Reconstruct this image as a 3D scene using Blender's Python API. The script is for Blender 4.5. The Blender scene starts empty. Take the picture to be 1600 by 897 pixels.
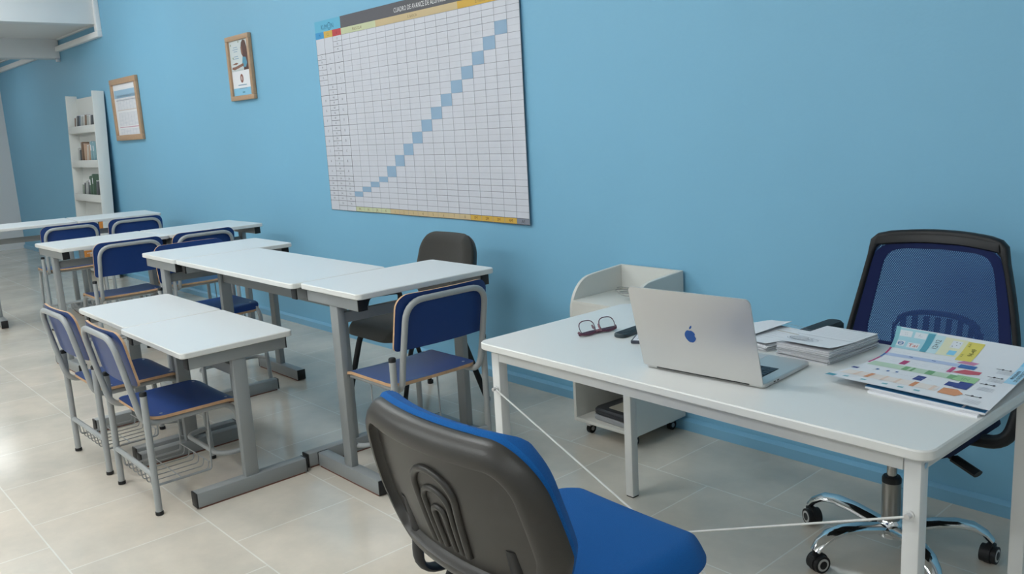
import bpy, bmesh, math, random
from mathutils import Vector, Matrix

random.seed(7)
sc = bpy.context.scene
C = sc.collection
R = math.radians
PI = math.pi

# ------------------------------------------------------------------ camera
def make_camera():
    yaw, pitch, roll = R(48.4046), R(10.7833), R(3.2190)
    f = Vector((-math.sin(yaw)*math.cos(pitch), math.cos(yaw)*math.cos(pitch), -math.sin(pitch)))
    r = f.cross(Vector((0, 0, 1))).normalized()
    d = f.cross(r)
    c, s = math.cos(roll), math.sin(roll)
    right = c*r + s*d
    down = -s*r + c*d
    cam = bpy.data.cameras.new('camera')
    cam.sensor_width = 36.0
    cam.lens = 1330.0/1600.0*36.0
    cam.clip_start = 0.02
    o = bpy.data.objects.new('camera', cam)
    M = Matrix((right, -down, -f)).transposed().to_4x4()
    M.translation = Vector((0, -2.885, 1.343))
    o.matrix_world = M
    C.objects.link(o)
    sc.camera = o
make_camera()

# ------------------------------------------------------------------ world, exposure, light strengths
w = bpy.data.worlds.new('world'); sc.world = w; w.use_nodes = True
w.node_tree.nodes['Background'].inputs[0].default_value = (0.75, 0.85, 1.0, 1)
w.node_tree.nodes['Background'].inputs[1].default_value = 0.3
sc.view_settings.view_transform = 'Standard'
sc.view_settings.look = 'None'
sc.view_settings.gamma = 1.0
sc.view_settings.use_curve_mapping = False
sc.view_settings.exposure = 0.0
LIGHT_COL = (0.94, 0.985, 1.0)
LIGHT_NEAR = 15.6
LIGHT_BACK = 21.5  # unseen rear row, boosted as fill for the floor under the desk
LIGHT_END = 8.0      # fill pair added past the right end of the desk
LIGHT_FAR = 3.3
# lamps: x, y, z of the diffuser, strength
LAMPS_NEAR = [(-7.9, -1.6), (-4.8, -2.1), (-2.4, -2.6), (0.9, -3.3), (-7.4, -5.0), (-4.8, -5.0), (-2.4, -5.0), (0.9, -5.2)]  # the rear row and the lamps past the desk are added fill
LAMPS_FAR = [(-12.4, -1.0), (-11.6, -3.4)]
ZN, ZF = 3.05, 2.55

# ------------------------------------------------------------------ materials
MATS = {}
def mat(name, col, rough=0.5, metal=0.0, spec=0.5, bump=0.0, bscale=200.0, var=0.0, vscale=20.0, coat=0.0, emit=None, sheen=0.0, alpha=None, trans=0.0):
    if name in MATS: return MATS[name]
    m = bpy.data.materials.new(name); m.use_nodes = True
    nt = m.node_tree; b = nt.nodes['Principled BSDF']
    b.inputs['Base Color'].default_value = (*col, 1)
    b.inputs['Roughness'].default_value = rough
    b.inputs['Metallic'].default_value = metal
    b.inputs['Specular IOR Level'].default_value = spec
    b.inputs['Coat Weight'].default_value = coat
    b.inputs['Sheen Weight'].default_value = sheen
    b.inputs['Transmission Weight'].default_value = trans
    if emit:
        b.inputs['Emission Color'].default_value = (*emit[0], 1)
        b.inputs['Emission Strength'].default_value = emit[1]
    if alpha is not None: b.inputs['Alpha'].default_value = alpha
    if var or bump:
        tc = nt.nodes.new('ShaderNodeTexCoord')
    if var:
        n = nt.nodes.new('ShaderNodeTexNoise'); n.inputs['Scale'].default_value = vscale; n.inputs['Detail'].default_value = 4
        nt.links.new(tc.outputs['Object'], n.inputs['Vector'])
        mx = nt.nodes.new('ShaderNodeMix'); mx.data_type = 'RGBA'
        mx.inputs[6].default_value = (*[max(0, c*(1-var)) for c in col], 1)
        mx.inputs[7].default_value = (*[min(1, c*(1+var)) for c in col], 1)
        nt.links.new(n.outputs['Fac'], mx.inputs[0]); nt.links.new(mx.outputs[2], b.inputs['Base Color'])
    if bump:
        n2 = nt.nodes.new('ShaderNodeTexNoise'); n2.inputs['Scale'].default_value = bscale; n2.inputs['Detail'].default_value = 3
        nt.links.new(tc.outputs['Object'], n2.inputs['Vector'])
        bp = nt.nodes.new('ShaderNodeBump'); bp.inputs['Strength'].default_value = bump; bp.inputs['Distance'].default_value = 0.002
        nt.links.new(n2.outputs['Fac'], bp.inputs['Height']); nt.links.new(bp.outputs['Normal'], b.inputs['Normal'])
    MATS[name] = m
    return m

M_wall = mat('blue_wall_paint', (0.205, 0.470, 0.660), 0.55, bump=0.25, bscale=60, var=0.03, vscale=1.5)
M_base = mat('blue_baseboard_paint', (0.21, 0.46, 0.65), 0.32)
M_white = mat('white_paint', (0.78, 0.79, 0.79), 0.6)
M_ceil = mat('ceiling_paint', (0.80, 0.80, 0.79), 0.8)
M_farwall = mat('far_wall_paint', (0.72, 0.74, 0.75), 0.7)
M_top = mat('white_laminate', (0.69, 0.725, 0.74), 0.38, bump=0.05, bscale=300)
M_edge = mat('white_edge_band', (0.72, 0.72, 0.69), 0.4)
M_grey = mat('grey_powder_coat', (0.27, 0.285, 0.285), 0.42, bump=0.06, bscale=400)
M_chairgrey = mat('grey_chair_paint', (0.345, 0.36, 0.36), 0.33)
M_black = mat('black_plastic', (0.014, 0.014, 0.015), 0.48, spec=0.35)
M_rubber = mat('brown_rubber', (0.17, 0.065, 0.045), 0.7)
M_blueply = mat('blue_laminate_seat', (0.010, 0.042, 0.180), 0.34, spec=0.36, var=0.06, vscale=8)
M_ply = mat('plywood_edge', (0.55, 0.34, 0.19), 0.6, var=0.2, vscale=60)
M_screw = mat('steel_rivet', (0.7, 0.7, 0.72), 0.3, metal=1)
M_wire = mat('grey_wire', (0.33, 0.34, 0.34), 0.4, metal=0.3)
M_desk = mat('white_desk_top', (0.755, 0.76, 0.74), 0.34, bump=0.04, bscale=250)
M_deskleg = mat('white_desk_metal', (0.66, 0.665, 0.65), 0.4)
M_chrome = mat('chrome', (0.78, 0.79, 0.80), 0.09, metal=1)
M_greycloth = mat('dark_grey_cloth', (0.055, 0.053, 0.048), 0.9, spec=0.3, bump=0.6, bscale=700, var=0.15, vscale=200, sheen=0.1)
M_bluecloth = mat('blue_cloth', (0.006, 0.11, 0.37), 0.92, spec=0.25, bump=0.7, bscale=600, var=0.14, vscale=300, sheen=0.05)
M_shell = mat('black_shell_plastic', (0.034, 0.031, 0.027), 0.36, bump=0.12, bscale=500)
M_frame_oak = mat('light_wood_frame', (0.46, 0.30, 0.185), 0.5, var=0.12, vscale=40)
M_paper = mat('white_paper', (0.80, 0.81, 0.84), 0.7)
M_cream = mat('cream_board', (0.66, 0.65, 0.60), 0.5)
M_alu = mat('silver_aluminium', (0.62, 0.615, 0.60), 0.36, metal=0.55, bump=0.02, bscale=800)
M_navymetal = mat('navy_plastic', (0.004, 0.012, 0.075), 0.6, spec=0.25)
def ink(name, col, rough=0.65): return mat('ink_'+name, col, rough)

def floor_material():
    m = bpy.data.materials.new('porcelain_floor_tiles'); m.use_nodes = True
    nt = m.node_tree; b = nt.nodes['Principled BSDF']; L = nt.links
    tc = nt.nodes.new('ShaderNodeTexCoord')
    mp = nt.nodes.new('ShaderNodeMapping')
    # tile 0.465 m, running bond with rows parallel to the blue wall; joint at x=-2.905, row line at y=-1.832
    mp.inputs['Location'].default_value = (2.905+0.465*20, 1.832+0.466*20, 0)
    L.new(tc.outputs['Object'], mp.inputs['Vector'])
    br = nt.nodes.new('ShaderNodeTexBrick')
    br.offset = 0.5; br.offset_frequency = 2; br.squash = 1.0
    br.inputs['Scale'].default_value = 1.0
    br.inputs['Brick Width'].default_value = 0.465
    br.inputs['Row Height'].default_value = 0.466
    br.inputs['Mortar Size'].default_value = 0.0028
    br.inputs['Mortar Smooth'].default_value = 0.1
    br.inputs['Bias'].default_value = -0.2
    br.inputs['Color1'].default_value = (0.69, 0.625, 0.54, 1)
    br.inputs['Color2'].default_value = (0.63, 0.585, 0.515, 1)
    br.inputs['Mortar'].default_value = (0.78, 0.76, 0.70, 1)
    L.new(mp.outputs['Vector'], br.inputs['Vector'])
    n = nt.nodes.new('ShaderNodeTexNoise'); n.inputs['Scale'].default_value = 2.4; n.inputs['Detail'].default_value = 8; n.inputs['Roughness'].default_value = 0.62
    L.new(tc.outputs['Object'], n.inputs['Vector'])
    cr = nt.nodes.new('ShaderNodeValToRGB')
    cr.color_ramp.elements[0].position = 0.35; cr.color_ramp.elements[0].color = (0.84, 0.85, 0.84, 1)
    cr.color_ramp.elements[1].position = 0.66; cr.color_ramp.elements[1].color = (1.08, 1.06, 1.03, 1)
    L.new(n.outputs['Fac'], cr.inputs['Fac'])
    mx = nt.nodes.new('ShaderNodeMix'); mx.data_type = 'RGBA'; mx.blend_type = 'MULTIPLY'; mx.inputs[0].default_value = 1
    L.new(br.outputs['Color'], mx.inputs[6]); L.new(cr.outputs['Color'], mx.inputs[7])
    L.new(mx.outputs[2], b.inputs['Base Color'])
    n2 = nt.nodes.new('ShaderNodeTexNoise'); n2.inputs['Scale'].default_value = 5; n2.inputs['Detail'].default_value = 6
    L.new(tc.outputs['Object'], n2.inputs['Vector'])
    mr = nt.nodes.new('ShaderNodeMapRange'); mr.inputs[3].default_value = 0.07; mr.inputs[4].default_value = 0.20
    L.new(n2.outputs['Fac'], mr.inputs['Value']); L.new(mr.outputs['Result'], b.inputs['Roughness'])
    b.inputs['Specular IOR Level'].default_value = 0.5
    bp = nt.nodes.new('ShaderNodeBump'); bp.inputs['Strength'].default_value = 0.35; bp.inputs['Distance'].default_value = 0.002
    bp.invert = True
    L.new(br.outputs['Fac'], bp.inputs['Height']); L.new(bp.outputs['Normal'], b.inputs['Normal'])
    return m

# ------------------------------------------------------------------ mesh builder
class MB:
    def __init__(s): s.v=[]; s.f=[]; s.m=[]; s.sm=[]; s.mats=[]
    def mi(s, m):
        if m not in s.mats: s.mats.append(m)
        return s.mats.index(m)
    def add(s, vs, fs, m, smooth=False, xf=None):
        o=len(s.v)
        for p in vs:
            s.v.append(tuple(xf @ Vector(p)) if xf is not None else tuple(p))
        k=s.mi(m)
        for f in fs:
            s.f.append([i+o for i in f]); s.m.append(k); s.sm.append(smooth)
        return s
    def box(s, x0,x1,y0,y1,z0,z1, m, bev=0.0, xf=None):
        if bev<=0:
            vs=[(x,y,z) for z in (z0,z1) for y in (y0,y1) for x in (x0,x1)]
            fs=[(0,2,3,1),(4,5,7,6),(0,1,5,4),(2,6,7,3),(0,4,6,2),(1,3,7,5)]
            return s.add(vs,fs,m,False,xf)
        bm=bmesh.new(); bmesh.ops.create_cube(bm,size=1)
        for v in bm.verts:
            v.co=Vector(((x0+x1)/2+v.co.x*(x1-x0),(y0+y1)/2+v.co.y*(y1-y0),(z0+z1)/2+v.co.z*(z1-z0)))
        bmesh.ops.bevel(bm,geom=bm.edges[:]+bm.verts[:],offset=bev,segments=2,profile=0.5,affect='EDGES')
        return s.bm(bm,m,False,xf)
    def bm(s,bm,m,smooth=False,xf=None):
        bm.verts.ensure_lookup_table(); bm.verts.index_update()
        s.add([v.co[:] for v in bm.verts],[[v.index for v in f.verts] for f in bm.faces],m,smooth,xf); bm.free(); return s
    def tube(s, pts, r, m, n=12, caps=True, xf=None, flat=None):
        """pts: polyline; r: radius or list; flat=(a,b) oval scale with a along local side axis"""
        P=[Vector(p) for p in pts]; N=len(P)
        rs=r if isinstance(r,(list,tuple)) else [r]*N
        T=[]
        for i in range(N):
            a=P[max(0,i-1)]; b=P[min(N-1,i+1)]
            if 0<i<N-1: t=((P[i]-a).normalized()+(b-P[i]).normalized())
            else: t=(b-a)
            T.append(t.normalized())
        up=Vector((0,0,1)) if abs(T[0].z)<0.9 else Vector((1,0,0))
        nrm=(up-T[0]*up.dot(T[0])).normalized()
        vs=[]
        for i in range(N):
            if i>0:
                nrm=(nrm-T[i]*nrm.dot(T[i]))
                nrm=nrm.normalized() if nrm.length>1e-6 else Vector((1,0,0))
            bn=T[i].cross(nrm)
            fa,fb=flat if flat else (1,1)
            for k in range(n):
                a=2*PI*k/n
                vs.append(P[i]+nrm*math.cos(a)*rs[i]*fa+bn*math.sin(a)*rs[i]*fb)
        fs=[]
        for i in range(N-1):
            for k in range(n):
                fs.append((i*n+k,i*n+(k+1)%n,(i+1)*n+(k+1)%n,(i+1)*n+k))
        s.add(vs,fs,m,True,xf)
        if caps:
            o=[vs[k] for k in range(n)]; e=[vs[(N-1)*n+k] for k in range(n)]
            s.add(o,[tuple(reversed(range(n)))],m,False,xf); s.add(e,[tuple(range(n))],m,False,xf)
        return s
    def lathe(s, prof, m, n=24, xf=None):
        vs=[];fs=[]
        for (r,z) in prof:
            for k in range(n): vs.append((r*math.cos(2*PI*k/n),r*math.sin(2*PI*k/n),z))
        for i in range(len(prof)-1):
            for k in range(n): fs.append((i*n+k,i*n+(k+1)%n,(i+1)*n+(k+1)%n,(i+1)*n+k))
        s.add(vs,fs,m,True,xf)
        if prof[0][0]>1e-5: s.add(vs[:n],[tuple(reversed(range(n)))],m,False,xf)
        if prof[-1][0]>1e-5: s.add(vs[-n:],[tuple(range(n))],m,False,xf)
        return s
    def prism(s, poly, z0,z1, mtop, mside=None, mbot=None, ch=0.0, xf=None):
        """poly ccw in xy. ch: chamfer at top and bottom"""
        mside=mside or mtop; mbot=mbot or mside; n=len(poly)
        cx=sum(p[0] for p in poly)/n; cy=sum(p[1] for p in poly)/n
        def inset(d):
            out=[]
            for i in range(n):
                a=Vector(poly[i-1]); b=Vector(poly[i]); c=Vector(poly[(i+1)%n])
                e1=(b-a); e2=(c-b)
                n1=Vector((-e1.y,e1.x)).normalized() if e1.length>1e-9 else Vector((0,0)); n2=Vector((-e2.y,e2.x)).normalized() if e2.length>1e-9 else n1
                q=(n1+n2); q=q.normalized() if q.length>1e-6 else n1
                out.append((b.x+q.x*d,b.y+q.y*d))
            return out
        rings=[]
        if ch>0:
            pi=inset(ch); rings=[[(x,y,z0) for x,y in pi],[(x,y,z0+ch) for x,y in poly],[(x,y,z1-ch) for x,y in poly],[(x,y,z1) for x,y in pi]]
        else: rings=[[(x,y,z0) for x,y in poly],[(x,y,z1) for x,y in poly]]
        vs=[p for r_ in rings for p in r_]
        fs=[(i*n+k,i*n+(k+1)%n,(i+1)*n+(k+1)%n,(i+1)*n+k) for i in range(len(rings)-1) for k in range(n)]
        s.add(vs,fs,mside,True,xf)
        s.add(rings[-1],[tuple(range(n))],mtop,False,xf)
        s.add(rings[0],[tuple(reversed(range(n)))],mbot,False,xf)
        return s
    def panel(s, w,h,r, top,bot, mtop,mbot,medge, nu=16,nv=20, r2=None, k=6):
        """rounded rectangle sheet; top/bot(u,v,e)->xyz with u in +-w/2, v in 0..h, e=0..1 distance from the rim (/0.05 m)."""
        r2 = r if r2 is None else r2
        vv=[]
        for i in range(k): vv.append(r*(1-math.cos(PI/2*i/k)))
        for i in range(nv+1): vv.append(r+(h-r-r2)*i/nv)
        for i in range(1,k+1): vv.append(h-r2+r2*math.sin(PI/2*i/k))
        rows=[]
        for v in vv:
            hw=w/2
            if v<r: hw=w/2-r+math.sqrt(max(0,r*r-(r-v)**2))
            elif v>h-r2: hw=w/2-r2+math.sqrt(max(0,r2*r2-(v-(h-r2))**2))
            row=[]
            for j in range(nu+1):
                t=j/nu
                t=0.5-0.5*math.cos(PI*t)*(1-0.35)-0.35*(0.5-t)
                u=-hw+2*hw*t
                e=min(1,min(hw-abs(u), v, h-v)/0.05)
                row.append((u,v,max(0,e)))
            rows.append(row)
        T=[top(*p) for row in rows for p in row]; B=[bot(*p) for row in rows for p in row]
        nc=nu+1; nr=len(rows)
        fs=[(i*nc+j,i*nc+j+1,(i+1)*nc+j+1,(i+1)*nc+j) for i in range(nr-1) for j in range(nu)]
        s.add(T,fs,mtop,True); s.add(B,[tuple(reversed(f)) for f in fs],mbot,True)
        rim=[j for j in range(nc)]+[i*nc+nc-1 for i in range(1,nr)]+[(nr-1)*nc+j for j in range(nc-2,-1,-1)]+[i*nc for i in range(nr-2,0,-1)]
        n=len(rim)
        vs=[T[i] for i in rim]+[B[i] for i in rim]
        s.add(vs,[(k_,n+k_,n+(k_+1)%n,(k_+1)%n) for k_ in range(n)],medge,True)
        return s
    def obj(s,name,parent=None,loc=None,rot=None):
        me=bpy.data.meshes.new(name)
        me.from_pydata([tuple(v) for v in s.v],[],s.f)
        for m in s.mats: me.materials.append(m)
        me.polygons.foreach_set('material_index',s.m)
        me.polygons.foreach_set('use_smooth',s.sm)
        me.update()
        me.set_sharp_from_angle(angle=R(38))
        o=bpy.data.objects.new(name,me); C.objects.link(o)
        if parent is not None: o.parent=parent
        if loc is not None: o.location=loc
        if rot is not None: o.rotation_euler=rot
        return o

def tag(o,label,cat,group=None):
    o['label']=label; o['category']=cat
    if group: o['group']=group
    return o
def thing(name,label,cat,loc=(0,0,0),rz=0,group=None):
    o=bpy.data.objects.new(name,None); C.objects.link(o); o.empty_display_size=0.05
    o.location=loc; o.rotation_euler=(0,0,rz)
    return tag(o,label,cat,group)
def struct(o): o['kind']='structure'; return o
def dup(root,loc,rz,label,group=None):
    r=root.copy(); C.objects.link(r); r.location=loc; r.rotation_euler=(0,0,rz); r['label']=label
    if group: r['group']=group
    for ch in list(root.children):
        c=ch.copy(); C.objects.link(c); c.parent=r
        for g in ch.children:
            d=g.copy(); C.objects.link(d); d.parent=c
    return r
def rrect(w,h,r,n=6,cx=0,cy=0):
    out=[]
    for (sx,sy,a0) in ((1,-1,-90),(1,1,0),(-1,1,90),(-1,-1,180)):
        for i in range(n+1):
            a=R(a0+90*i/n); out.append((cx+sx*(w/2-r)+r*math.cos(a),cy+sy*(h/2-r)+r*math.sin(a)))
    return out
def arc(c,r,a0,a1,n,plane='xz'):
    out=[]
    for i in range(n+1):
        a=R(a0+(a1-a0)*i/n); p=(r*math.cos(a),r*math.sin(a))
        out.append(p)
    return out
def smooth_path(pts, rad, n=6):
    """polyline with rounded corners"""
    P=[Vector(p) for p in pts]; out=[P[0]]
    for i in range(1,len(P)-1):
        a,b,c=P[i-1],P[i],P[i+1]; r=rad[i-1] if isinstance(rad,(list,tuple)) else rad
        d1=(a-b).normalized(); d2=(c-b).normalized()
        r_=min(r,(a-b).length*0.49,(c-b).length*0.49)
        p0=b+d1*r_; p1=b+d2*r_
        for k in range(n+1):
            t=k/n; out.append(p0*(1-t)**2+b*2*t*(1-t)+p1*t*t)
    out.append(P[-1]); return out
_txt={}
def text_geo(body):
    """flat glyph mesh, height 1 caps, centred; returns verts2d, faces"""
    if body in _txt: return _txt[body]
    cu=bpy.data.curves.new('glyphs','FONT'); cu.body=body; cu.size=1; cu.align_x='CENTER'; cu.align_y='CENTER'; cu.resolution_u=2
    o=bpy.data.objects.new('glyphs',cu); C.objects.link(o)
    dg=bpy.context.evaluated_depsgraph_get(); dg.update()
    me=bpy.data.meshes.new_from_object(o.evaluated_get(dg))
    vs=[(v.co.x,v.co.y) for v in me.vertices]; fs=[tuple(p.vertices) for p in me.polygons]
    bpy.data.objects.remove(o); bpy.data.curves.remove(cu); bpy.data.meshes.remove(me)
    ys=[v[1] for v in vs]; xs=[v[0] for v in vs]
    cy=(max(ys)+min(ys))/2; cx=(max(xs)+min(xs))/2
    vs=[(x-cx,y-cy) for x,y in vs]
    _txt[body]=(vs,fs,max(xs)-min(xs),max(ys)-min(ys)); return _txt[body]

class Print:
    """flat print mapped onto a surface by F(u,v,lift)->xyz"""
    def __init__(s,mb,F): s.mb=mb; s.F=F
    def poly(s,pts,m,l=1):
        s.mb.add([s.F(u,v,l*0.0004) for u,v in pts],[tuple(range(len(pts)))],m)
    def rect(s,u0,u1,v0,v1,m,l=1,n=1):
        for i in range(n):
            a=u0+(u1-u0)*i/n; b=u0+(u1-u0)*(i+1)/n
            s.poly([(a,v0),(b,v0),(b,v1),(a,v1)],m,l)
    def grid(s,u0,u1,v0,v1,m,l=1,nu=6,nv=6):
        for i in range(nu):
            for j in range(nv):
                a=u0+(u1-u0)*i/nu; b=u0+(u1-u0)*(i+1)/nu; c=v0+(v1-v0)*j/nv; d=v0+(v1-v0)*(j+1)/nv
                s.poly([(a,c),(b,c),(b,d),(a,d)],m,l)
    def text(s,body,u,v,h,m,l=2,rot=0,maxw=None,ratio=1.0):
        vs,fs,W,H=text_geo(body)
        k=h/max(H,1e-6)
        kx=k*ratio
        if maxw and W*kx>maxw: kx=maxw/W
        c,sn=math.cos(rot),math.sin(rot)
        q=[(u+x*kx*c-y*k*sn, v+x*kx*sn+y*k*c) for x,y in vs]
        s.mb.add([s.F(a,b,l*0.0004) for a,b in q],fs,m)
    def disc(s,u,v,ru,rv,m,l=1,n=16):
        s.poly([(u+ru*math.cos(2*PI*i/n),v+rv*math.sin(2*PI*i/n)) for i in range(n)],m,l)
    def ring(s,u,v,ru,rv,t,m,l=1,n=20):
        for i in range(n):
            a=2*PI*i/n; b=2*PI*(i+1)/n
            s.poly([(u+ru*math.cos(a),v+rv*math.sin(a)),(u+ru*math.cos(b),v+rv*math.sin(b)),(u+(ru-t)*math.cos(b),v+(rv-t)*math.sin(b)),(u+(ru-t)*math.cos(a),v+(rv-t)*math.sin(a))],m,l)

# ================================================================== ROOM
XF, XN, YL = -13.65, 2.6, -6.4
mb=MB(); mb.box(XF-.1,XN+.1,YL-.1,.1,-.1,0,floor_material()); struct(mb.obj('floor'))
mb=MB(); mb.box(XF,XN,0,.1,0,ZN,M_wall); struct(mb.obj('wall_right'))
mb=MB(); mb.box(XF-.1,XF,YL-.1,.1,0,ZN,M_farwall); struct(mb.obj('wall_far'))
mb=MB(); mb.box(XF,XN,YL-.1,YL,0,ZN,M_farwall); struct(mb.obj('wall_left'))
mb=MB(); mb.box(XN,XN+.1,YL-.1,.1,0,ZN,M_farwall); struct(mb.obj('wall_back'))
mb=MB(); mb.box(-9.13,XN+.1,YL-.1,.1,ZN,ZN+.1,M_ceil); mb.box(XF-.1,-9.13,YL-.1,.1,ZF,ZN+.1,M_ceil); struct(mb.obj('ceiling'))
mb=MB(); mb.prism([(0,0),(.020,0),(.020,.041),(.009,.051),(0,.053)],XF,XN,M_base,xf=Matrix(((0,0,1,0),(-1,0,0,0),(0,1,0,0),(0,0,0,1))))
struct(mb.obj('baseboard_right'))
# beams at the step in the ceiling, mouldings on the blue wall
mb=MB(); mb.box(-9.30,-9.125,YL,-.02,2.533,ZN,M_white,bev=.003); struct(mb.obj('trim_1'))
mb=MB(); mb.box(-10.78,-10.58,YL,-.006,2.345,2.552,M_white,bev=.003); struct(mb.obj('trim_2'))
mb=MB(); mb.box(XF,-9.085,-.045,0,2.412,2.468,M_white,bev=.004); mb.box(XF,-9.17,-.028,0,2.535,2.56,M_white); struct(mb.obj('trim_3'))
mb=MB(); mb.box(-9.165,-9.085,-.045,0,2.468,ZN,M_white,bev=.004); struct(mb.obj('trim_4'))
mb=MB(); mb.box(-10.60,-10.565,-.05,-.012,2.305,2.345,M_screw,bev=.003); mb.tube([(-10.563,-.03,2.325),(-10.55,-.03,2.325)],.008,M_screw)
tag(mb.obj('metal_bracket'),'small shiny metal bracket under the end of the white ceiling beam','bracket')

# ceiling lamps (out of the frame above)
M_diff_n=mat('lamp_diffuser_bright',(0.9,0.9,0.9),0.5,emit=(LIGHT_COL,LIGHT_NEAR))
M_diff_b=mat('fill_diffuser_rear',(0.9,0.9,0.9),0.5,emit=(LIGHT_COL,LIGHT_BACK))
M_diff_e=mat('fill_diffuser_end',(0.9,0.9,0.9),0.5,emit=(LIGHT_COL,LIGHT_END))
M_diff_f=mat('lamp_diffuser_dim',(0.9,0.9,0.9),0.5,emit=(LIGHT_COL,LIGHT_FAR))
def lamp(x,y,z,m,label):
    t=thing('ceiling_light',label,'lamp',(x,y,z),0,'ceiling light panels')
    mb=MB(); mb.box(-.60,.60,-.20,.20,-.045,0,M_white,bev=.004); mb.obj('lamp_housing',t)
    mb=MB(); mb.box(-.59,.59,-.19,.19,-.125,-.0455,m); mb.obj('diffuser',t)
WH=['next to the white ceiling beam','above the crosswise far tables','above the nearest tall table','added fill past the right end of the desk']
for i,(x,y) in enumerate(LAMPS_NEAR):
    lamp(x,y,ZN,M_diff_e if i%4==3 else (M_diff_n if i<4 else M_diff_b),('ceiling light panel nearer the blue wall, ' if i<4 else 'unseen fill panel of the aisle row, ')+WH[i%4])
for i,(x,y) in enumerate(LAMPS_FAR): lamp(x,y,ZF,M_diff_f,('ceiling light panel on the low ceiling near the blue wall','ceiling light panel on the low ceiling over the aisle')[i])

# ================================================================== SCHOOL TABLES
def school_table(label,cx,cy,L,W,H,rz=0,foot=.46,inset=.035,group='grey-legged white classroom tables'):
    """long side along local x"""
    t=thing('school_table',label,'table',(cx,cy,0),rz,group)
    mb=MB(); mb.prism(rrect(L,W,.022),H-.022,H,M_top,M_edge,ch=.003); mb.obj('tabletop',t)
    xc=L/2-inset
    for s in (-1,1):
        mb=MB(); mb.box(s*xc-.016,s*xc+.016,-.028,.028,.055,H-.066,M_grey,bev=.005); mb.obj('leg',t)
        mb=MB(); mb.box(s*xc-.024,s*xc+.024,-foot/2+.004,foot/2-.004,.005,.062,M_grey,bev=.004)
        mb.box(s*xc-.022,s*xc+.022,-foot/2+.012,foot/2-.012,0,.0055,M_rubber)
        f=mb.obj('foot_beam',t)
        for q in (-1,1):
            mb=MB(); mb.box(s*xc-.0238,s*xc+.0238,q*(foot/2-.003)-.003,q*(foot/2-.003)+.003,.0052,.0618,M_black,bev=.0012); mb.obj('end_cap',f)
        bl=W-.05
        mb=MB(); mb.box(s*xc-.02,s*xc+.02,-bl/2+.004,bl/2-.004,H-.069,H-.0215,M_grey,bev=.003)
        f=mb.obj('top_bracket',t)
        for q in (-1,1):
            mb=MB(); mb.box(s*xc-.0198,s*xc+.0198,q*(bl/2-.003)-.003,q*(bl/2-.003)+.003,H-.0688,H-.022,M_black,bev=.0012); mb.obj('end_cap',f)
    mb=MB(); mb.box(-xc+.018,xc-.018,-.014,.014,H-.142,H-.100,M_grey,bev=.003); mb.obj('stretcher',t)
    return t
TH,LH=.775,.600
school_table('tall white table nearest the camera, across the right end of the long one',-2.822,-.985,.655,.43,TH,R(90),foot=.455)
school_table('long tall white table set along the blue wall between two crosswise tables',-3.647,-1.118,1.205,.45,TH,0,foot=.45)
school_table('tall white table crosswise at the far left end of the long table',-4.487,-1.020,.655,.462,TH,R(90),foot=.485)
school_table('low white table nearest the camera, above the front wooden-edged blue chair',-3.345,-1.592,.66,.445,LH,0,foot=.46)
school_table('low white table behind the front low one, beside the farther low chair',-4.012,-1.580,.66,.425,LH,0,foot=.46,inset=.050)
school_table('tall white table in the middle row, its half nearer the aisle',-5.715,-1.245,.645,.53,TH,R(91.5),foot=.47)
school_table('tall white table in the middle row, its half next to the blue wall',-5.735,-.595,.645,.53,TH,R(91.5),foot=.47)
school_table('tall white table in the farthest row, its half nearer the aisle',-7.695,-1.225,.645,.53,TH,R(85),foot=.47)
school_table('tall white table in the farthest row, its half next to the blue wall',-7.638,-.575,.645,.53,TH,R(85),foot=.47)

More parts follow.
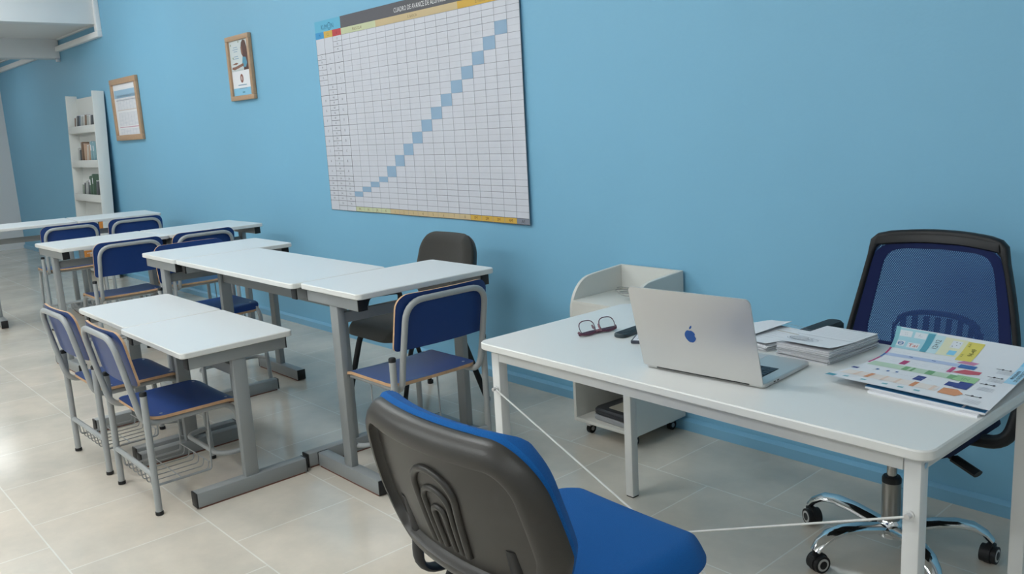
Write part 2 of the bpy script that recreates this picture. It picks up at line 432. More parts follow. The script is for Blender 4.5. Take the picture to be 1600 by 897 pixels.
# ================================================================== SCHOOL CHAIRS
def school_chair(label,SH,loc,rz,group,fl=.232):
    t=thing('school_chair',label,'chair',loc,rz,group)
    lr=.0125
    # rear legs with caps
    for s in (-1,1):
        mb=MB(); mb.tube([(s*.2085,-.187,.012),(s*.2085,-.187,SH+.095)],lr,M_chairgrey,14); l=mb.obj('leg',t)
        mb=MB(); mb.lathe([(.0132,0),(.0132,.012),(.010,.016),(0,.016)],M_black,14,xf=Matrix.Translation((s*.2085,-.187,SH+.093))); mb.obj('leg_cap',l)
        mb=MB(); mb.lathe([(.010,0),(.0145,.002),(.0145,.014),(.0125,.015)],M_black,14,xf=Matrix.Translation((s*.2085,-.187,0))); mb.obj('foot_cap',l)
    # front legs, bent out of the seat rails
    for s in (-1,1):
        pts=smooth_path([(s*.170,-.02,SH-.026),(s*.172,fl-.022,SH-.026),(s*.185,fl,.012)],[.07])
        mb=MB(); mb.tube(pts,lr*.92,M_chairgrey,14); l=mb.obj('leg',t)
        mb=MB(); mb.lathe([(.010,0),(.0135,.002),(.0135,.014),(.0115,.015)],M_black,14,xf=Matrix.Translation((s*.185,fl,0))); mb.obj('foot_cap',l)
    # back loop
    zt=SH+.312
    P=[(-.170,0,SH-.026),(-.178,-.190,SH-.026),(-.182,-.212,SH+.08),(-.178,-.258,zt),(.178,-.258,zt),(.182,-.212,SH+.08),(.178,-.190,SH-.026),(.170,0,SH-.026)]
    pts=smooth_path(P,[.055,.05,.075,.075,.05,.055],7)
    mb=MB(); mb.tube(pts,.0115,M_chairgrey,14); mb.obj('back_frame',t)
    # backrest plywood
    z0,z1=SH+.128,SH+.335
    def pos(u,v,off):
        z=z0+v; y=-.212+(z-(SH+.08))*(-.046/(zt-SH-.08))
        y+= .0135 + off - .018*(1-(abs(u)/.205)**2) + .0165
        return (u,y,z-.0*off)
    mb=MB(); mb.panel(.41,z1-z0,.018,lambda u,v,e:pos(u,v,.0045),lambda u,v,e:pos(u,v,-.0045),M_blueply,M_blueply,M_ply,18,8,r2=.05)
    for s in (-1,1):
        mb.tube([pos(s*.178,.05,.0044),pos(s*.178,.05,.0065)],.006,M_screw,10)
    mb.obj('backrest',t)
    # seat plywood with waterfall front
    def sp(u,v,off):
        y=-.168+v; z=SH-.006
        if v>.29: z-= .9*(v-.29)**2*7
        if v<.06: z+= 1.2*(.06-v)**2
        z-=.004*(1-(u/.2)**2)
        return (u,y,z+off)
    mb=MB(); mb.panel(.388,.362,.045,lambda u,v,e:sp(u,v,.0055),lambda u,v,e:sp(u,v,-.0065),M_blueply,M_ply,M_ply,18,12,r2=.045)
    for (u,v) in ((-.16,.05),(.16,.05),(-.16,.30),(.16,.30)):
        a=sp(u,v,.005); mb.tube([a,(a[0],a[1],a[2]+.0022)],.0055,M_screw,10)
    mb.obj('seat',t)
    # under-seat cross bars
    for yy in (-.10,.12):
        mb=MB(); mb.tube([(-.17,yy,SH-.027),(.17,yy,SH-.027)],.010,M_chairgrey,10); mb.obj('seat_rail',t)
    # rear stretcher
    zs=SH*.42
    mb=MB(); mb.tube([(-.2085,-.187,zs),(.2085,-.187,zs)],.0105,M_chairgrey,12); mb.obj('stretcher',t)
    # footrest, bowed forward
    zf=.14
    pts=smooth_path([(-.184,fl-.003,zf),(-.165,fl-.105,zf),(.165,fl-.105,zf),(.184,fl-.003,zf)],[.07,.07])
    mb=MB(); mb.tube(pts,.010,M_chairgrey,12); mb.obj('footrest',t)
    # wire book basket
    mb=MB(); zb=zs-.062
    for i in range(7):
        x=-.145+.29*i/6
        mb.tube(smooth_path([(x,-.187,zs-.004),(x,-.180,zb),(x,.035,zb),(x,.040,zb+.030)],.012,4),.0021,M_wire,6)
    for y,z in ((-.07,zb),(.04,zb+.030)): mb.tube([(-.155,y,z),(.155,y,z)],.0022,M_wire,6)
    for x in (-.155,.155): mb.tube(smooth_path([(x,-.187,zs-.004),(x,-.180,zb),(x,.045,zb),(x,.055,SH-.035)],.012,4),.0036,M_wire,6)
    mb.obj('book_basket',t)
    return t
g1='blue school chairs with grey tube frames'
big=school_chair('blue plywood school chair at the nearest tall table, seen from behind',.455,(-2.638,-1.082,0),R(90),g1)
small=school_chair('low blue plywood chair nearest the camera, pushed under the front low table',.365,(-3.308,-1.748,0),0,g1,fl=.184)
dup(small,(-3.876,-1.752,0),R(1),'low blue plywood chair second from the camera, behind the front low chair',g1)
dup(big,(-5.595,-1.200,0),R(90),'blue school chair at the middle row table on the aisle side, whole backrest visible',g1)
dup(big,(-5.60,-.735,0),R(91),'blue school chair at the middle row table beside the blue wall',g1)
dup(big,(-7.235,-1.075,0),R(87),'blue school chair at the farthest row on the aisle side, legs out in the aisle',g1)
dup(big,(-7.235,-.595,0),R(87),'blue school chair at the farthest row beside the blue wall, only its back top visible',g1)
dup(big,(-4.592,-1.042,0),R(-90),'blue school chair facing the camera, its seat tucked under the crosswise far table',g1)

# ================================================================== WHITE DESK
DX,DY,DH=-1.956,-1.306,.702
DROT=R(-1.3)
desk=thing('desk','white rectangular office desk with white metal legs carrying the laptop','desk',(DX,DY,0),DROT)
DW,DD=1.348,.676
mb=MB(); mb.prism(rrect(DW,DD,.035,8,DW/2,DD/2),DH-.022,DH,M_desk,M_edge,ch=.003); mb.obj('desktop',desk)
LG=.034
for i,(x,y) in enumerate(((.030,.030),(DW-.026,.030),(.030,DD-.028),(DW-.026,DD-.028))):
    x0=x if x<.5 else x-LG; y0=y if y<.3 else y-LG
    mb=MB(); mb.box(x0,x0+LG,y0,y0+LG,0.004,DH-.022,M_deskleg,bev=.003)
    if x>.5: mb.tube([(x0+LG-.001,y0+LG/2,DH-.045),(x0+LG+.0015,y0+LG/2,DH-.045)],.006,M_screw,12)
    l=mb.obj('leg',desk)
    mb=MB(); mb.box(x0+.002,x0+LG-.002,y0+.002,y0+LG-.002,0,.006,M_black); mb.obj('foot_pad',l)
mb=MB()
mb.box(.028+LG,DW-.028-LG,.032,.052,DH-.060,DH-.022,M_deskleg,bev=.002)
mb.box(.028+LG,DW-.028-LG,DD-.052,DD-.032,DH-.060,DH-.022,M_deskleg,bev=.002)
mb.box(.032,.052,.028+LG,DD-.028-LG,DH-.060,DH-.022,M_deskleg,bev=.002)
mb.box(DW-.052,DW-.032,.028+LG,DD-.028-LG,DH-.060,DH-.022,M_deskleg,bev=.002)
mb.obj('apron',desk)
zhi,zlo=.556,.045
for k,(a,b) in enumerate((((.048,.024,zhi),(DW-.044,.024,zlo)),((DW-.044,.017,zhi),(.048,.017,zlo)))):
    mb=MB(); mb.tube([a,b],.0026,M_deskleg,8)
    for q in (a,b): mb.tube([(q[0],.031,q[2]),(q[0],.014,q[2])],.0055,M_screw,12); mb.tube([(q[0],.031,q[2]),(q[0],.026,q[2])],.009,M_deskleg,14)
    mb.obj('cross_rod',desk)
def on_desk(x,y,z=0): return (x,y,DH+z)

# ================================================================== LAPTOP
def laptop():
    ang=R(3.4)
    t=thing('laptop','open silver laptop seen from behind, blue fruit emblem on its lid','laptop',(-1.212,-1.198,DH),ang)
    W=.338; D=.236
    mb=MB(); mb.prism(rrect(W,D,.012,5,0,D/2),.0015,.0125,M_alu,M_alu,ch=.002)
    for x in (-.14,.14):
        for y in (.02,D-.02): mb.tube([(x,y,0),(x,y,.002)],.007,M_black,10)
    base=mb.obj('base',t)
    mb=MB(); mb.box(-.138,.138,.028,.132,.0124,.0128,M_black)
    for r_ in range(6):
        n=14
        for c_ in range(n):
            x0=-.136+c_*.0195; mb.box(x0+.001,x0+.0180,.030+r_*.0170,.030+r_*.0170+.0150,.0128,.0138,ink('key',(.015,.02,.035),.45))
    mb.obj('keyboard',base)
    mb=MB(); mb.box(-.058,.058,.142,.222,.0124,.0129,ink('trackpad',(.55,.56,.57),.35)); mb.obj('trackpad',base)
    mb=MB()
    for y in (.045,.062): mb.box(W/2-.0006,W/2+.0004,y,y+.009,.0055,.0085,M_black)
    mb.obj('port',base)
    # lid: local u across, v up; leans back (towards -y)
    H=.226; al=R(16)
    def F(u,v,l): # outside face (towards -y), l outward
        return (u, -.004 - v*math.sin(al) - (l)*math.cos(al), .010+v*math.cos(al)-l*math.sin(al))
    mb=MB(); mb.panel(W,H,.006,lambda u,v,e:F(-u,v,.004-.0015*(1-e)),lambda u,v,e:F(-u,v,-.001),M_alu,M_black,M_alu,14,14,r2=.014)
    lid=mb.obj('lid',t)
    mb=MB(); mb.tube([(-.13,-.001,.0085),(.13,-.001,.0085)],.0042,M_black,10); mb.obj('hinge',t)
    # emblem
    mb=MB(); P=Print(mb,lambda u,v,l:F(u,v,.0041+l))
    blue=ink('emblem_blue',(.008,.085,.33),.4)
    cu,cv,sz=-.006,.108,.0185
    def outline():
        pts=[]
        n=64
        for i in range(n):
            a=2*PI*i/n
            x,y=math.cos(a),math.sin(a)
            r_=1.0-.10*math.exp(-((a-PI/2)/.28)**2)-.07*math.exp(-((a-3*PI/2)/.22)**2)
            wx=.86*(1.0 if y>-.1 else 1-.22*(abs(y)-.1))
            px,py=x*r_*wx,y*r_*.95
            d=math.hypot(px-1.0,py-.16)
            if d<.33:
                px=1.0-math.sqrt(max(0,.33**2-min(.33,abs(py-.16))**2))
            pts.append((px,py))
        return pts
    pts=outline(); vs=[P.F(cu+x*sz,cv+y*sz,.0004) for x,y in pts]; c=P.F(cu-.1*sz,cv,.0004)
    mb.add([c]+vs,[(0,i+1,(i+1)%len(vs)+1) for i in range(len(vs))],blue)
    leaf=[(0.0,1.08),(.06,1.36),(.30,1.62),(.46,1.66),(.42,1.40),(.22,1.14)]
    P.poly([(cu+x*sz,cv+y*sz) for x,y in leaf],blue)
    mb.obj('lid_emblem',lid)
laptop()

# ================================================================== GLASSES, PHONE, TAG
def glasses():
    """lying upside down: thick brow bar on the desk, thin lower lens rims standing up"""
    t=thing('eyeglasses','purple-rimmed eyeglasses lying upside down with folded temples on the white desk','glasses',(-1.712,-1.020,DH),R(77))
    fr=mat('purple_acetate',(.13,.045,.075),.25); frl=mat('pink_acetate',(.32,.15,.18),.25); thin=mat('dark_purple_metal',(.10,.06,.085),.3)
    lean=R(30)
    def P(u,v,w=0): return (u,v*math.sin(lean)+w,.004+v*math.cos(lean))
    for s in (-1,1):
        pts=[]
        for i in range(32):
            a=2*PI*i/32; x=.0275*math.copysign(abs(math.cos(a))**.75,math.cos(a)); y=.0225*math.copysign(abs(math.sin(a))**.80,math.sin(a))
            pts.append(P(s*.0365+x,.0235+y))
        mb=MB(); mb.tube(pts[14:]+pts[:3],.0014,thin,8); mb.tube(pts[2:16],.0016,fr,8); rim=mb.obj('rim',t)
        mb=MB(); mb.panel(.052,.042,.018,lambda u,v,e:P(s*.0365+u,.0025+v,-.0004),lambda u,v,e:P(s*.0365+u,.0025+v,.0004),MATS['lens_glass'],MATS['lens_glass'],MATS['lens_glass'],10,4); mb.obj('lens',rim)
        mb=MB(); mb.tube([P(s*.008,.010,.002),P(s*.011,.018,.008),P(s*.012,.026,.010)],[.0015,.004,.0025],frl,8); mb.obj('nose_pad',t)
        mb=MB(); mb.tube(smooth_path([P(s*.010,.006),P(s*.036,.001),P(s*.066,.006),P(s*.069,.012,.006)],.012,5),.0032,fr,8,flat=(1.25,.8)); mb.obj('brow_bar',t)
    mb=MB(); mb.tube([P(-.011,.007),P(0,.010),P(.011,.007)],[.003,.0035,.003],frl,8); mb.obj('bridge',t)
    mb=MB(); mb.tube(smooth_path([P(-.069,.008,.004),(-.066,.013,.006),(.030,.016,.0045),(.060,.012,.004)],.01,5),.0030,fr,8,flat=(1.5,.7)); mb.obj('temple',t)
    mb=MB(); mb.tube(smooth_path([P(.069,.008,.004),(.066,.020,.007),(-.025,.024,.0045),(-.052,.020,.004)],.01,5),.0030,fr,8,flat=(1.5,.7)); mb.obj('temple',t)
mat('lens_glass',(.96,.97,.97),.02,trans=1.0)
glasses()
t=thing('mobile_phone','dark rounded handset lying on the desk beside the eyeglasses','phone',(-1.640,-.950,DH),R(93))
mb=MB(); mb.prism(rrect(.15,.040,.016,6),0,.013,mat('dark_teal_plastic',(.035,.055,.065),.35),ch=.003); mb.obj('case',t)
mb=MB(); mb.prism(rrect(.138,.029,.012,6),.0128,.0140,M_black,ch=.0006); mb.obj('screen',t)
t=thing('name_badge','small dark-framed white tag half hidden behind the laptop lid','tag',(-1.560,-1.003,DH),R(118))
mb=MB(); mb.prism(rrect(.085,.052,.007,4),0,.009,mat('dark_slate_plastic',(.035,.04,.06),.4),ch=.0015); mb.obj('holder',t)
mb=MB(); mb.box(-.036,.036,-.020,.020,.0088,.0095,M_paper)
P_=Print(mb,lambda u,v,l:(u,v,.0096+l))
for k in range(3): P_.rect(-.022,.018-.01*k,.008-.007*k,.0095-.007*k,ink('grey_text',(.3,.31,.34)))
mb.obj('card',t)

# ================================================================== PAPERS
def paper_stack(name,label,cx,cy,rz,W,D,n,th,group,curl=.01,notes=None,seed=1,z0=0):
    t=thing(name,label,'papers',(cx,cy,DH+z0),rz,group)
    rnd=random.Random(seed)
    mb=MB(); k=max(4,int(n))
    for i in range(k-1):
        dx,dy,a=rnd.uniform(-.004,.004),rnd.uniform(-.004,.004),rnd.uniform(-.02,.02)
        q=Matrix.Translation((dx,dy,0))@Matrix.Rotation(a,4,'Z')
        g=rnd.choice([M_paper,ink('page_a',(.70,.71,.74)),ink('page_b',(.62,.63,.66)),M_paper])
        mb.box(-W/2,W/2,-D/2,D/2,i*th/k,(i+.82)*th/k,g,xf=q)
    mb.obj('pages',t)
    def F(u,v,l):
        z=th*(k-1)/k+.0008+curl*(max(0,-v/D+.1)**2)*2+curl*.5*(max(0,u/W)**2)
        return (u,v,z+l)
    mb=MB()
    mb.panel(W,D,.001,lambda u,v,e:F(u,v-D/2,.0003),lambda u,v,e:F(u,v-D/2,0),M_paper,M_paper,M_paper,10,10)
    P=Print(mb,lambda u,v,l:F(u,v,.0004+l))
    if notes: notes(P,W,D)
    mb.obj('top_sheet',t)
    return t
inkg=ink('grey_text',(.3,.31,.34)); inkl=ink('light_text',(.5,.51,.55))
def notes_a(P,W,D):
    for k in range(9): P.rect(-.07,.05-.02*(k%3),.11-.02*k,.1115-.02*k,inkl)
    P.rect(-.04,.02,.125,.128,inkg)
    P.rect(-.02,.06,.045,.050,ink('sepia',(.55,.5,.42)))
def notes_b(P,W,D):
    P.rect(-.02,.05,.105,.1075,inkg)
    P.grid(-.09,.09,-.004,-.002,inkg,1,6,1)
    for k in range(5): P.rect(-.08,.07,.08-.015*k,.081-.015*k,inkl)
    rnd=random.Random(3)
    for k in range(6):
        P.ring(-.045+rnd.uniform(-.012,.012),-.055+rnd.uniform(-.012,.012),.026+.006*(k%3),.016+.005*(k%2),.0012,inkg)
    for k in range(4): P.rect(-.06+.01*k,-.015+.008*k,-.075+.012*k,-.0735+.012*k,inkg)
def notes_c(P,W,D):
    for k in range(6): P.rect(-.06,.05,.06-.02*k,.0612-.02*k,inkl)
gp='paper piles on the desk'
paper_stack('paper_stack','pile of printed pages between the laptop lid and the thick scribbled pile',-1.262,-.795,R(-10),.135,.20,8,.020,gp,.006,notes_a,2)
def draped_sheet():
    t=thing('paper_sheets','loose white sheets right behind the laptop lid, resting on the flat pile','papers',(-1.388,-.745,DH),R(-6),gp)
    W,D=.21,.185
    def F(u,v,l):
        q=min(1,max(0,(u+.05)/.10)); z=.0012+.0215*q*q*(3-2*q)+.006*max(0,(u-.05)/.055)**2*max(0,v/D+.5)
        return (u,v,z+l)
    for k in range(3):
        mb=MB(); mb.panel(W,D,.001,lambda u,v,e:F(u+.002*k,v-D/2-.003*k,.0009*k+.0004),lambda u,v,e:F(u+.002*k,v-D/2-.003*k,.0009*k),M_paper,M_paper,M_paper,16,8)
        if k==2:
            P=Print(mb,lambda u,v,l:F(u+.004,v-.006,.0023+l)); notes_c(P,W,D)
        mb.obj('sheet',t)
draped_sheet()
paper_stack('paper_stack','thick pile of worksheets with a pencil scribble on its top page',-1.090,-.800,R(-4),.152,.235,16,.036,gp,.012,notes_b,4)

# brochure: curved A3 sheet and the booklets below it
def brochure():
    A=Vector((-.965,-1.060,0)); B=Vector((-1.000,-.590,0)); Dp=Vector((-.590,-1.095,0))
    ex=(Dp-A); ey=(B-A); W=ex.length; H=ey.length
    ex/=W; ey/=H
    def F(u,v,l):
        p=A+ex*u*W+ey*v*H
        p=p+ex*(.045*math.sin(PI*v)*(1-u)**2)
        z=.008*(1-v)*(1-u)+.002*math.sin(PI*u)*(1-v)**2+.010*u+.026*max(0,(v-.55)/.45)**2*(1-u*.5)
        return (p.x,p.y,DH+.0128+max(0,z)+l)
    t=thing('brochure','large colourful folded brochure lying at the right end of the desk','brochure',(0,0,0))
    W_=1;mb=MB()
    n=20
    vs=[F(i/n,j/n,0) for j in range(n+1) for i in range(n+1)]
    fs=[(j*(n+1)+i,j*(n+1)+i+1,(j+1)*(n+1)+i+1,(j+1)*(n+1)+i) for j in range(n) for i in range(n)]
    mb.add(vs,fs,M_paper,True); vs2=[(x,y,z-.0008) for x,y,z in vs]; mb.add(vs2,[tuple(reversed(f)) for f in fs],M_paper,True)
    mb.obj('sheet',t)
    mb=MB(); P=Print(mb,lambda u,v,l:F(u,v,l+.0002))
    col=lambda n_,c:ink(n_,c)
    teal=col('teal',(.24,.52,.58)); teal2=col('teal_light',(.42,.67,.74)); teal3=col('teal_dark',(.10,.36,.46))
    yel=col('yellow',(.78,.66,.14)); yell=col('yellow_light',(.80,.78,.55)); mag=col('magenta',(.52,.07,.20)); bl=col('mid_blue',(.06,.16,.42))
    lbl=col('pale_blue',(.50,.58,.78)); gr=col('green',(.22,.45,.22)); lgr=col('pale_green',(.55,.70,.54)); pk=col('peach',(.80,.62,.52)); orr=col('orange',(.72,.32,.16)); red=col('red_text',(.60,.10,.06)); cy=col('sky',(.25,.62,.85)); dk=col('dark_text',(.06,.06,.07)); nv=col('navy',(.05,.07,.26))
    # top-left header (v near 1, u near 0): vertical text reading
    P.grid(0,.035,.70,1,teal,1,1,6)
    P.grid(.035,.30,.70,.99,teal2,1,5,5)
    P.grid(.035,.13,.88,.96,M_paper,2,2,2); P.grid(.15,.24,.88,.96,M_paper,2,2,2)
    P.grid(.035,.10,.74,.82,M_paper,2,2,2); P.grid(.125,.22,.73,.81,M_paper,2,2,2)
    P.text('日',.068,.78,.05,bl,3,0) if False else P.ring(.068,.78,.024,.028,.008,bl,3)
    P.rect(.048,.088,.776,.784,bl,3); P.text('Tai',.172,.77,.045,red,3,0)
    P.text('::',.085,.92,.03,inkl,3); P.text('/..',.195,.92,.03,inkg,3)
    P.grid(.245,.295,.70,.97,teal3,2,1,4)
    P.grid(.30,.37,.70,.97,col('ice',(.58,.76,.80)),1,2,4)
    P.text('12+12',.335,.84,.038,dk,3,PI/2,maxw=.14)
    P.grid(.37,.53,.70,.96,yell,1,3,4); P.grid(.43,.50,.83,.93,M_paper,2,2,2)
    for a,b in ((.445,.85),(.47,.87),(.485,.90),(.46,.91)): P.disc(a,b,.004,.005,dk,3,8)
    P.grid(.445,.50,.72,.79,cy,2,1,2)
    P.grid(.53,.64,.66,.95,yel,1,2,4)
    P.text('94-49',.600,.80,.034,col('olive',(.2,.17,.03)),3,PI/2,maxw=.12)
    P.text('A-A',.55,.90,.02,col('olive2',(.3,.25,.05)),3,PI/2); P.text('A-A',.55,.74,.02,col('olive2',(.3,.25,.05)),3,PI/2)
    # left margin coloured curve
    P.grid(0,.018,.58,.70,mag,1,1,3); P.grid(0,.018,.50,.58,bl,1,1,2); P.grid(0,.018,.36,.50,mag,1,1,3)
    P.grid(.0,.05,.21,.235,nv,1,1,1); P.grid(0,.06,.01,.045,teal3,1,1,1)
    # horizontal bands
    P.grid(.02,.66,.545,.60,lbl,1,10,1); P.grid(.60,.71,.535,.60,bl,2,2,1)
    for a in (.22,.40): P.rect(a,a+.03,.57,.58,bl,3)
    P.grid(.03,.78,.32,.40,lgr,1,12,1)
    for a,b in ((.30,.04),(.36,.02),(.47,.05),(.62,.06)): P.grid(a,a+b,.325,.395,gr,2,1,1)
    P.grid(.66,.80,.315,.41,col('mid_green',(.38,.62,.33)),2,2,1)
    P.text('IN',.73,.36,.035,gr,3)
    P.grid(.22,.27,.42,.50,mag,1,1,2)
    P.poly([(.60,.44),(.70,.44),(.77,.47),(.77,.52),(.66,.52)],col('rose',(.60,.12,.16)),1)
    P.grid(.57,.60,.43,.53,mag,1,1,2)
    P.poly([(.56,.62),(.68,.61),(.70,.66),(.60,.67)],col('pink',(.62,.25,.40)),1)
    for a,b,c in ((.16,.02,.25),(.24,.02,.25),(.30,.02,.26)): P.rect(a,a+b,c,c+.02,bl,1)
    P.grid(.46,.52,.20,.28,nv,1,1,2); P.grid(.66,.72,.21,.28,nv,1,1,2); P.grid(.72,.80,.20,.31,nv,2,2,2)
    P.grid(.03,.66,.09,.17,col('blush',(.82,.74,.69)),1,8,1)
    for a,b in ((.12,.02),(.20,.03),(.31,.02),(.40,.02),(.50,.03),(.62,.02)): P.grid(a,a+b,.09,.17,orr if b>.025 else pk,2,1,1)
    P.poly([(.68,.08),(.78,.08),(.81,.13),(.76,.18),(.68,.17)],orr,2)
    for a in (.10,.22,.36,.46,.56): P.rect(a,a+.035,.035,.055,teal,1)
    for v in (.62,.47,.34,.13):
        P.rect(.82,.90,v,v+.006,dk,1); P.disc(.86,v+.003,.008,.012,dk,2,8); P.disc(.905,v+.003,.008,.010,dk,2,8)
    for v0 in (.55,.40,.24,.03):
        for k in range(5): P.rect(.84,.93,v0+.012*k,v0+.0145*k if False else v0+.012*k+.003,inkl,1)
    for k in range(7):
        P.rect(.05+.08*k,.11+.08*k,.45,.452,inkl,1); P.rect(.05+.08*k,.11+.08*k,.48,.482,inkl,1); P.rect(.06+.08*k,.12+.08*k,.635,.637,inkl,1); P.rect(.30+.04*k,.33+.04*k,.24,.242,inkl,1)
    # title band at the right edge
    P.grid(.93,.998,.42,.80,col('title_blue',(.42,.70,.88)),1,1,6)
    P.grid(.93,.998,.72,.99,cy,2,1,5)
    P.text('PROGRAMA',.952,.57,.020,dk,3,PI/2,maxw=.19); P.text('DE MATEMATICA',.980,.57,.020,dk,3,PI/2,maxw=.24)
    mb.obj('printed_pattern',t)
    # sheets underneath
    for k,(dz,off,c,nm,lb) in enumerate(((0,.012,M_paper,'booklet','white booklet lying flat under the colourful brochure, lowest of the pile'),(.006,0,col('cover_blue',(.04,.22,.45)),'booklet','blue-edged booklet showing just below the front edge of the colourful brochure'))):
        a=A+ex*(.27+.03*(1-k))*W+ey*(.000+.012*k)
        mb=MB()
        Wd=W*(.70-.06*(1-k)); Hd=.36
        q=Matrix(((ex.x,ey.x,0,0),(ex.y,ey.y,0,0),(0,0,1,0),(0,0,0,1)))
        mb.box(0,Wd,0,Hd,0,.0045,M_paper,xf=q)
        mb.box(0,Wd,0,Hd,.0045,.0055,c,xf=q)
        if k==1:
            P2=Print(mb,lambda u,v,l:tuple(q@Vector((u,v,.0056+l))))
            P2.rect(Wd*.82,Wd*.84,0,.06,M_paper); P2.rect(Wd*.86,Wd*.98,.012,.018,col('cover_line',(.3,.5,.7)))
        tag(mb.obj(nm,None,(a.x,a.y,DH+dz)),lb,'booklet','booklets under the brochure')
brochure()

# ================================================================== WALL CHART
def chart():
    t=thing('progress_chart','large white gridded progress chart pinned on the blue wall, blue diagonal squares','chart',(0,0,0))
    X0,X1,Z0,Z1=-4.995,-3.070,.858,2.049
    def F(u,v,l):
        s=(u-X0)/(X1-X0); q=(v-Z0)/(Z1-Z0)
        y=-.004-.014*max(0,s-.80)/.20*(1-.3*q)-.004*math.sin(PI*s*3)**2*(1-q)
        return (u,y-l,v-.010*s*(1-q))
    mb=MB()
    nu,nv=40,16
    G=lambda l:[F(X0+(X1-X0)*i/nu,Z0+(Z1-Z0)*j/nv,l) for j in range(nv+1) for i in range(nu+1)]
    fs=[(j*(nu+1)+i,j*(nu+1)+i+1,(j+1)*(nu+1)+i+1,(j+1)*(nu+1)+i) for j in range(nv) for i in range(nu)]
    vinyl=mat('chart_vinyl',(.63,.645,.70),.42,var=.02,vscale=4)
    mb.add(G(0),fs,vinyl,True); mb.add(G(-.0012),[tuple(reversed(f)) for f in fs],vinyl,True)
    mb.obj('sheet',t)
    mb=MB(); P=Print(mb,lambda u,v,l:F(u,v,l+.0003))
    line=ink('chart_line',(.30,.31,.35)); faint=ink('chart_faint',(.50,.515,.56)); dark=ink('chart_dark',(.07,.07,.08)); lab=ink('chart_label',(.24,.25,.28))
    xc=[X0+.103*i for i in range(3)]+[-4.686]; cw=(X1+4.686)/17; cols=[-4.686+cw*i for i in range(18)]
    zt=1.941; sm=.0318; bg=.06375
    rows=[zt,zt-sm,zt-2*sm,zt-3*sm]; 
    for k in range(12): rows.append(rows[-1]-bg)
    for k in range(6): rows.append(rows[-1]-sm)
    # rows[-1]~.890
    def hl(x0,x1,z,m,t_=.0016,l=2): P.rect(x0,x1,z-t_/2,z+t_/2,m,l,n=max(1,int((x1-x0)/.08)))
    def vl(x,z0,z1,m,t_=.0018,l=2):
        n=max(1,int((z1-z0)/.15))
        for i in range(n): P.rect(x-t_/2,x+t_/2,z0+(z1-z0)*i/n,z0+(z1-z0)*(i+1)/n,m,l)
    for z in rows: hl(cols[0],X1,z,line,.0018)
    for k in range(3,15): hl(cols[0],X1,(rows[k]+rows[k+1])/2,faint,.0014)
    for x in cols: vl(x,Z0,zt,line,.0022)
    sq=ink('chart_square',(.29,.43,.58))
    for k in range(12): P.rect(cols[15-k],cols[16-k],rows[4+k],rows[3+k],sq,3,2)
    for k in range(4): P.rect(cols[3-k],cols[4-k],rows[16+k],rows[15+k],sq,3,2)
    # header
    P.rect(cols[0],X1,1.979,Z1,ink('header_grey',(.115,.112,.125)),1,20)
    P.rect(X0,cols[0],1.981,Z1,ink('logo_blue',(.13,.45,.64)),1,3)
    P.rect(xc[0],xc[1],zt,1.981,ink('head_blue',(.05,.30,.58)),1,1); P.rect(xc[1],xc[2],zt,1.981,ink('head_yellow',(.62,.42,.09)),1,1); P.rect(xc[2],xc[3],zt,1.981,ink('head_red',(.50,.06,.07)),1,1)
    for a,b,c in ((0,'M',ink('head_blue_t',(.02,.15,.38))),(1,'CL',ink('head_yellow_t',(.35,.22,.04))),(2,'E',ink('head_red_t',(.28,.02,.03)))):
        P.text(b,(xc[a]+xc[a+1])/2,1.961,.018,c,2,0)
    tg=ink('tier_green',(.56,.60,.38)); tt=ink('tier_tan',(.60,.47,.27)); ty=ink('tier_gold',(.66,.41,.07)); tgr=ink('tier_grey',(.22,.24,.29)); tx=ink('tier_text',(.26,.20,.10))
    P.rect(cols[0],cols[4],zt,1.979,tg,1,5); P.rect(cols[4],cols[12],zt,1.979,tt,1,9); P.rect(cols[12],cols[16],zt,1.979,ty,1,5); P.rect(cols[16],X1,zt,1.979,tgr,1,2)
    P.text('PREESCOLAR',-4.505,1.960,.016,tx,2,0,maxw=.105); P.text('E. BÁSICA',-3.941,1.961,.018,tx,2,0,maxw=.088); P.text('E. MEDIA',(cols[12]+cols[16])/2,1.961,.018,tx,2,0,maxw=.088)
    P.text('CUADRO DE AVANCE DE ALUMNOS',-3.875,2.008,.026,ink('header_white',(.78,.78,.78)),2,0,maxw=.475)
    lb=ink('logo_ink',(.02,.13,.24))
    P.text('KUM',-4.881,2.008,.028,lb,2,0,maxw=.072); P.text('N',-4.782,2.008,.028,lb,2,0)
    P.ring(-4.820,2.008,.020,.023,.0045,lb,2); P.rect(-4.826,-4.814,1.996,1.999,lb,2); P.disc(-4.827,2.013,.0025,.003,lb,2,8); P.disc(-4.814,2.013,.0025,.003,lb,2,8)
    # bottom strip
    P.rect(cols[0],cols[4],Z0,rows[-1],tg,1,5); P.rect(cols[4],cols[12],Z0,rows[-1],tt,1,9); P.rect(cols[12],cols[16],Z0,rows[-1],ty,1,5); P.rect(cols[16],X1,Z0,rows[-1],tgr,1,2)
    bt=['PK','1K','2K','K','1','2','3','4','5','6','7','8','1M','2M','3M','4M','AE']
    for i,s_ in enumerate(bt): P.text(s_,(cols[i]+cols[i+1])/2,(Z0+rows[-1])/2+.001,.016,tx if i<12 else (ink('gold_text',(.22,.09,.01)) if i<16 else dark),2)
    hl(cols[0],X1,Z0+.0015,dark,.003); hl(cols[0],X1,rows[-1],dark,.002,3)
    # left label columns
    vl(xc[1],Z0,zt,dark,.0022); vl(xc[2],Z0,zt,dark,.0022); vl(xc[3],Z0,zt,dark,.003); vl(xc[0]+.001,Z0,zt,dark,.0016); hl(X0,cols[0],Z0+.0012,dark,.002)
    for k in (1,2): hl(xc[2],xc[3],rows[k],dark)
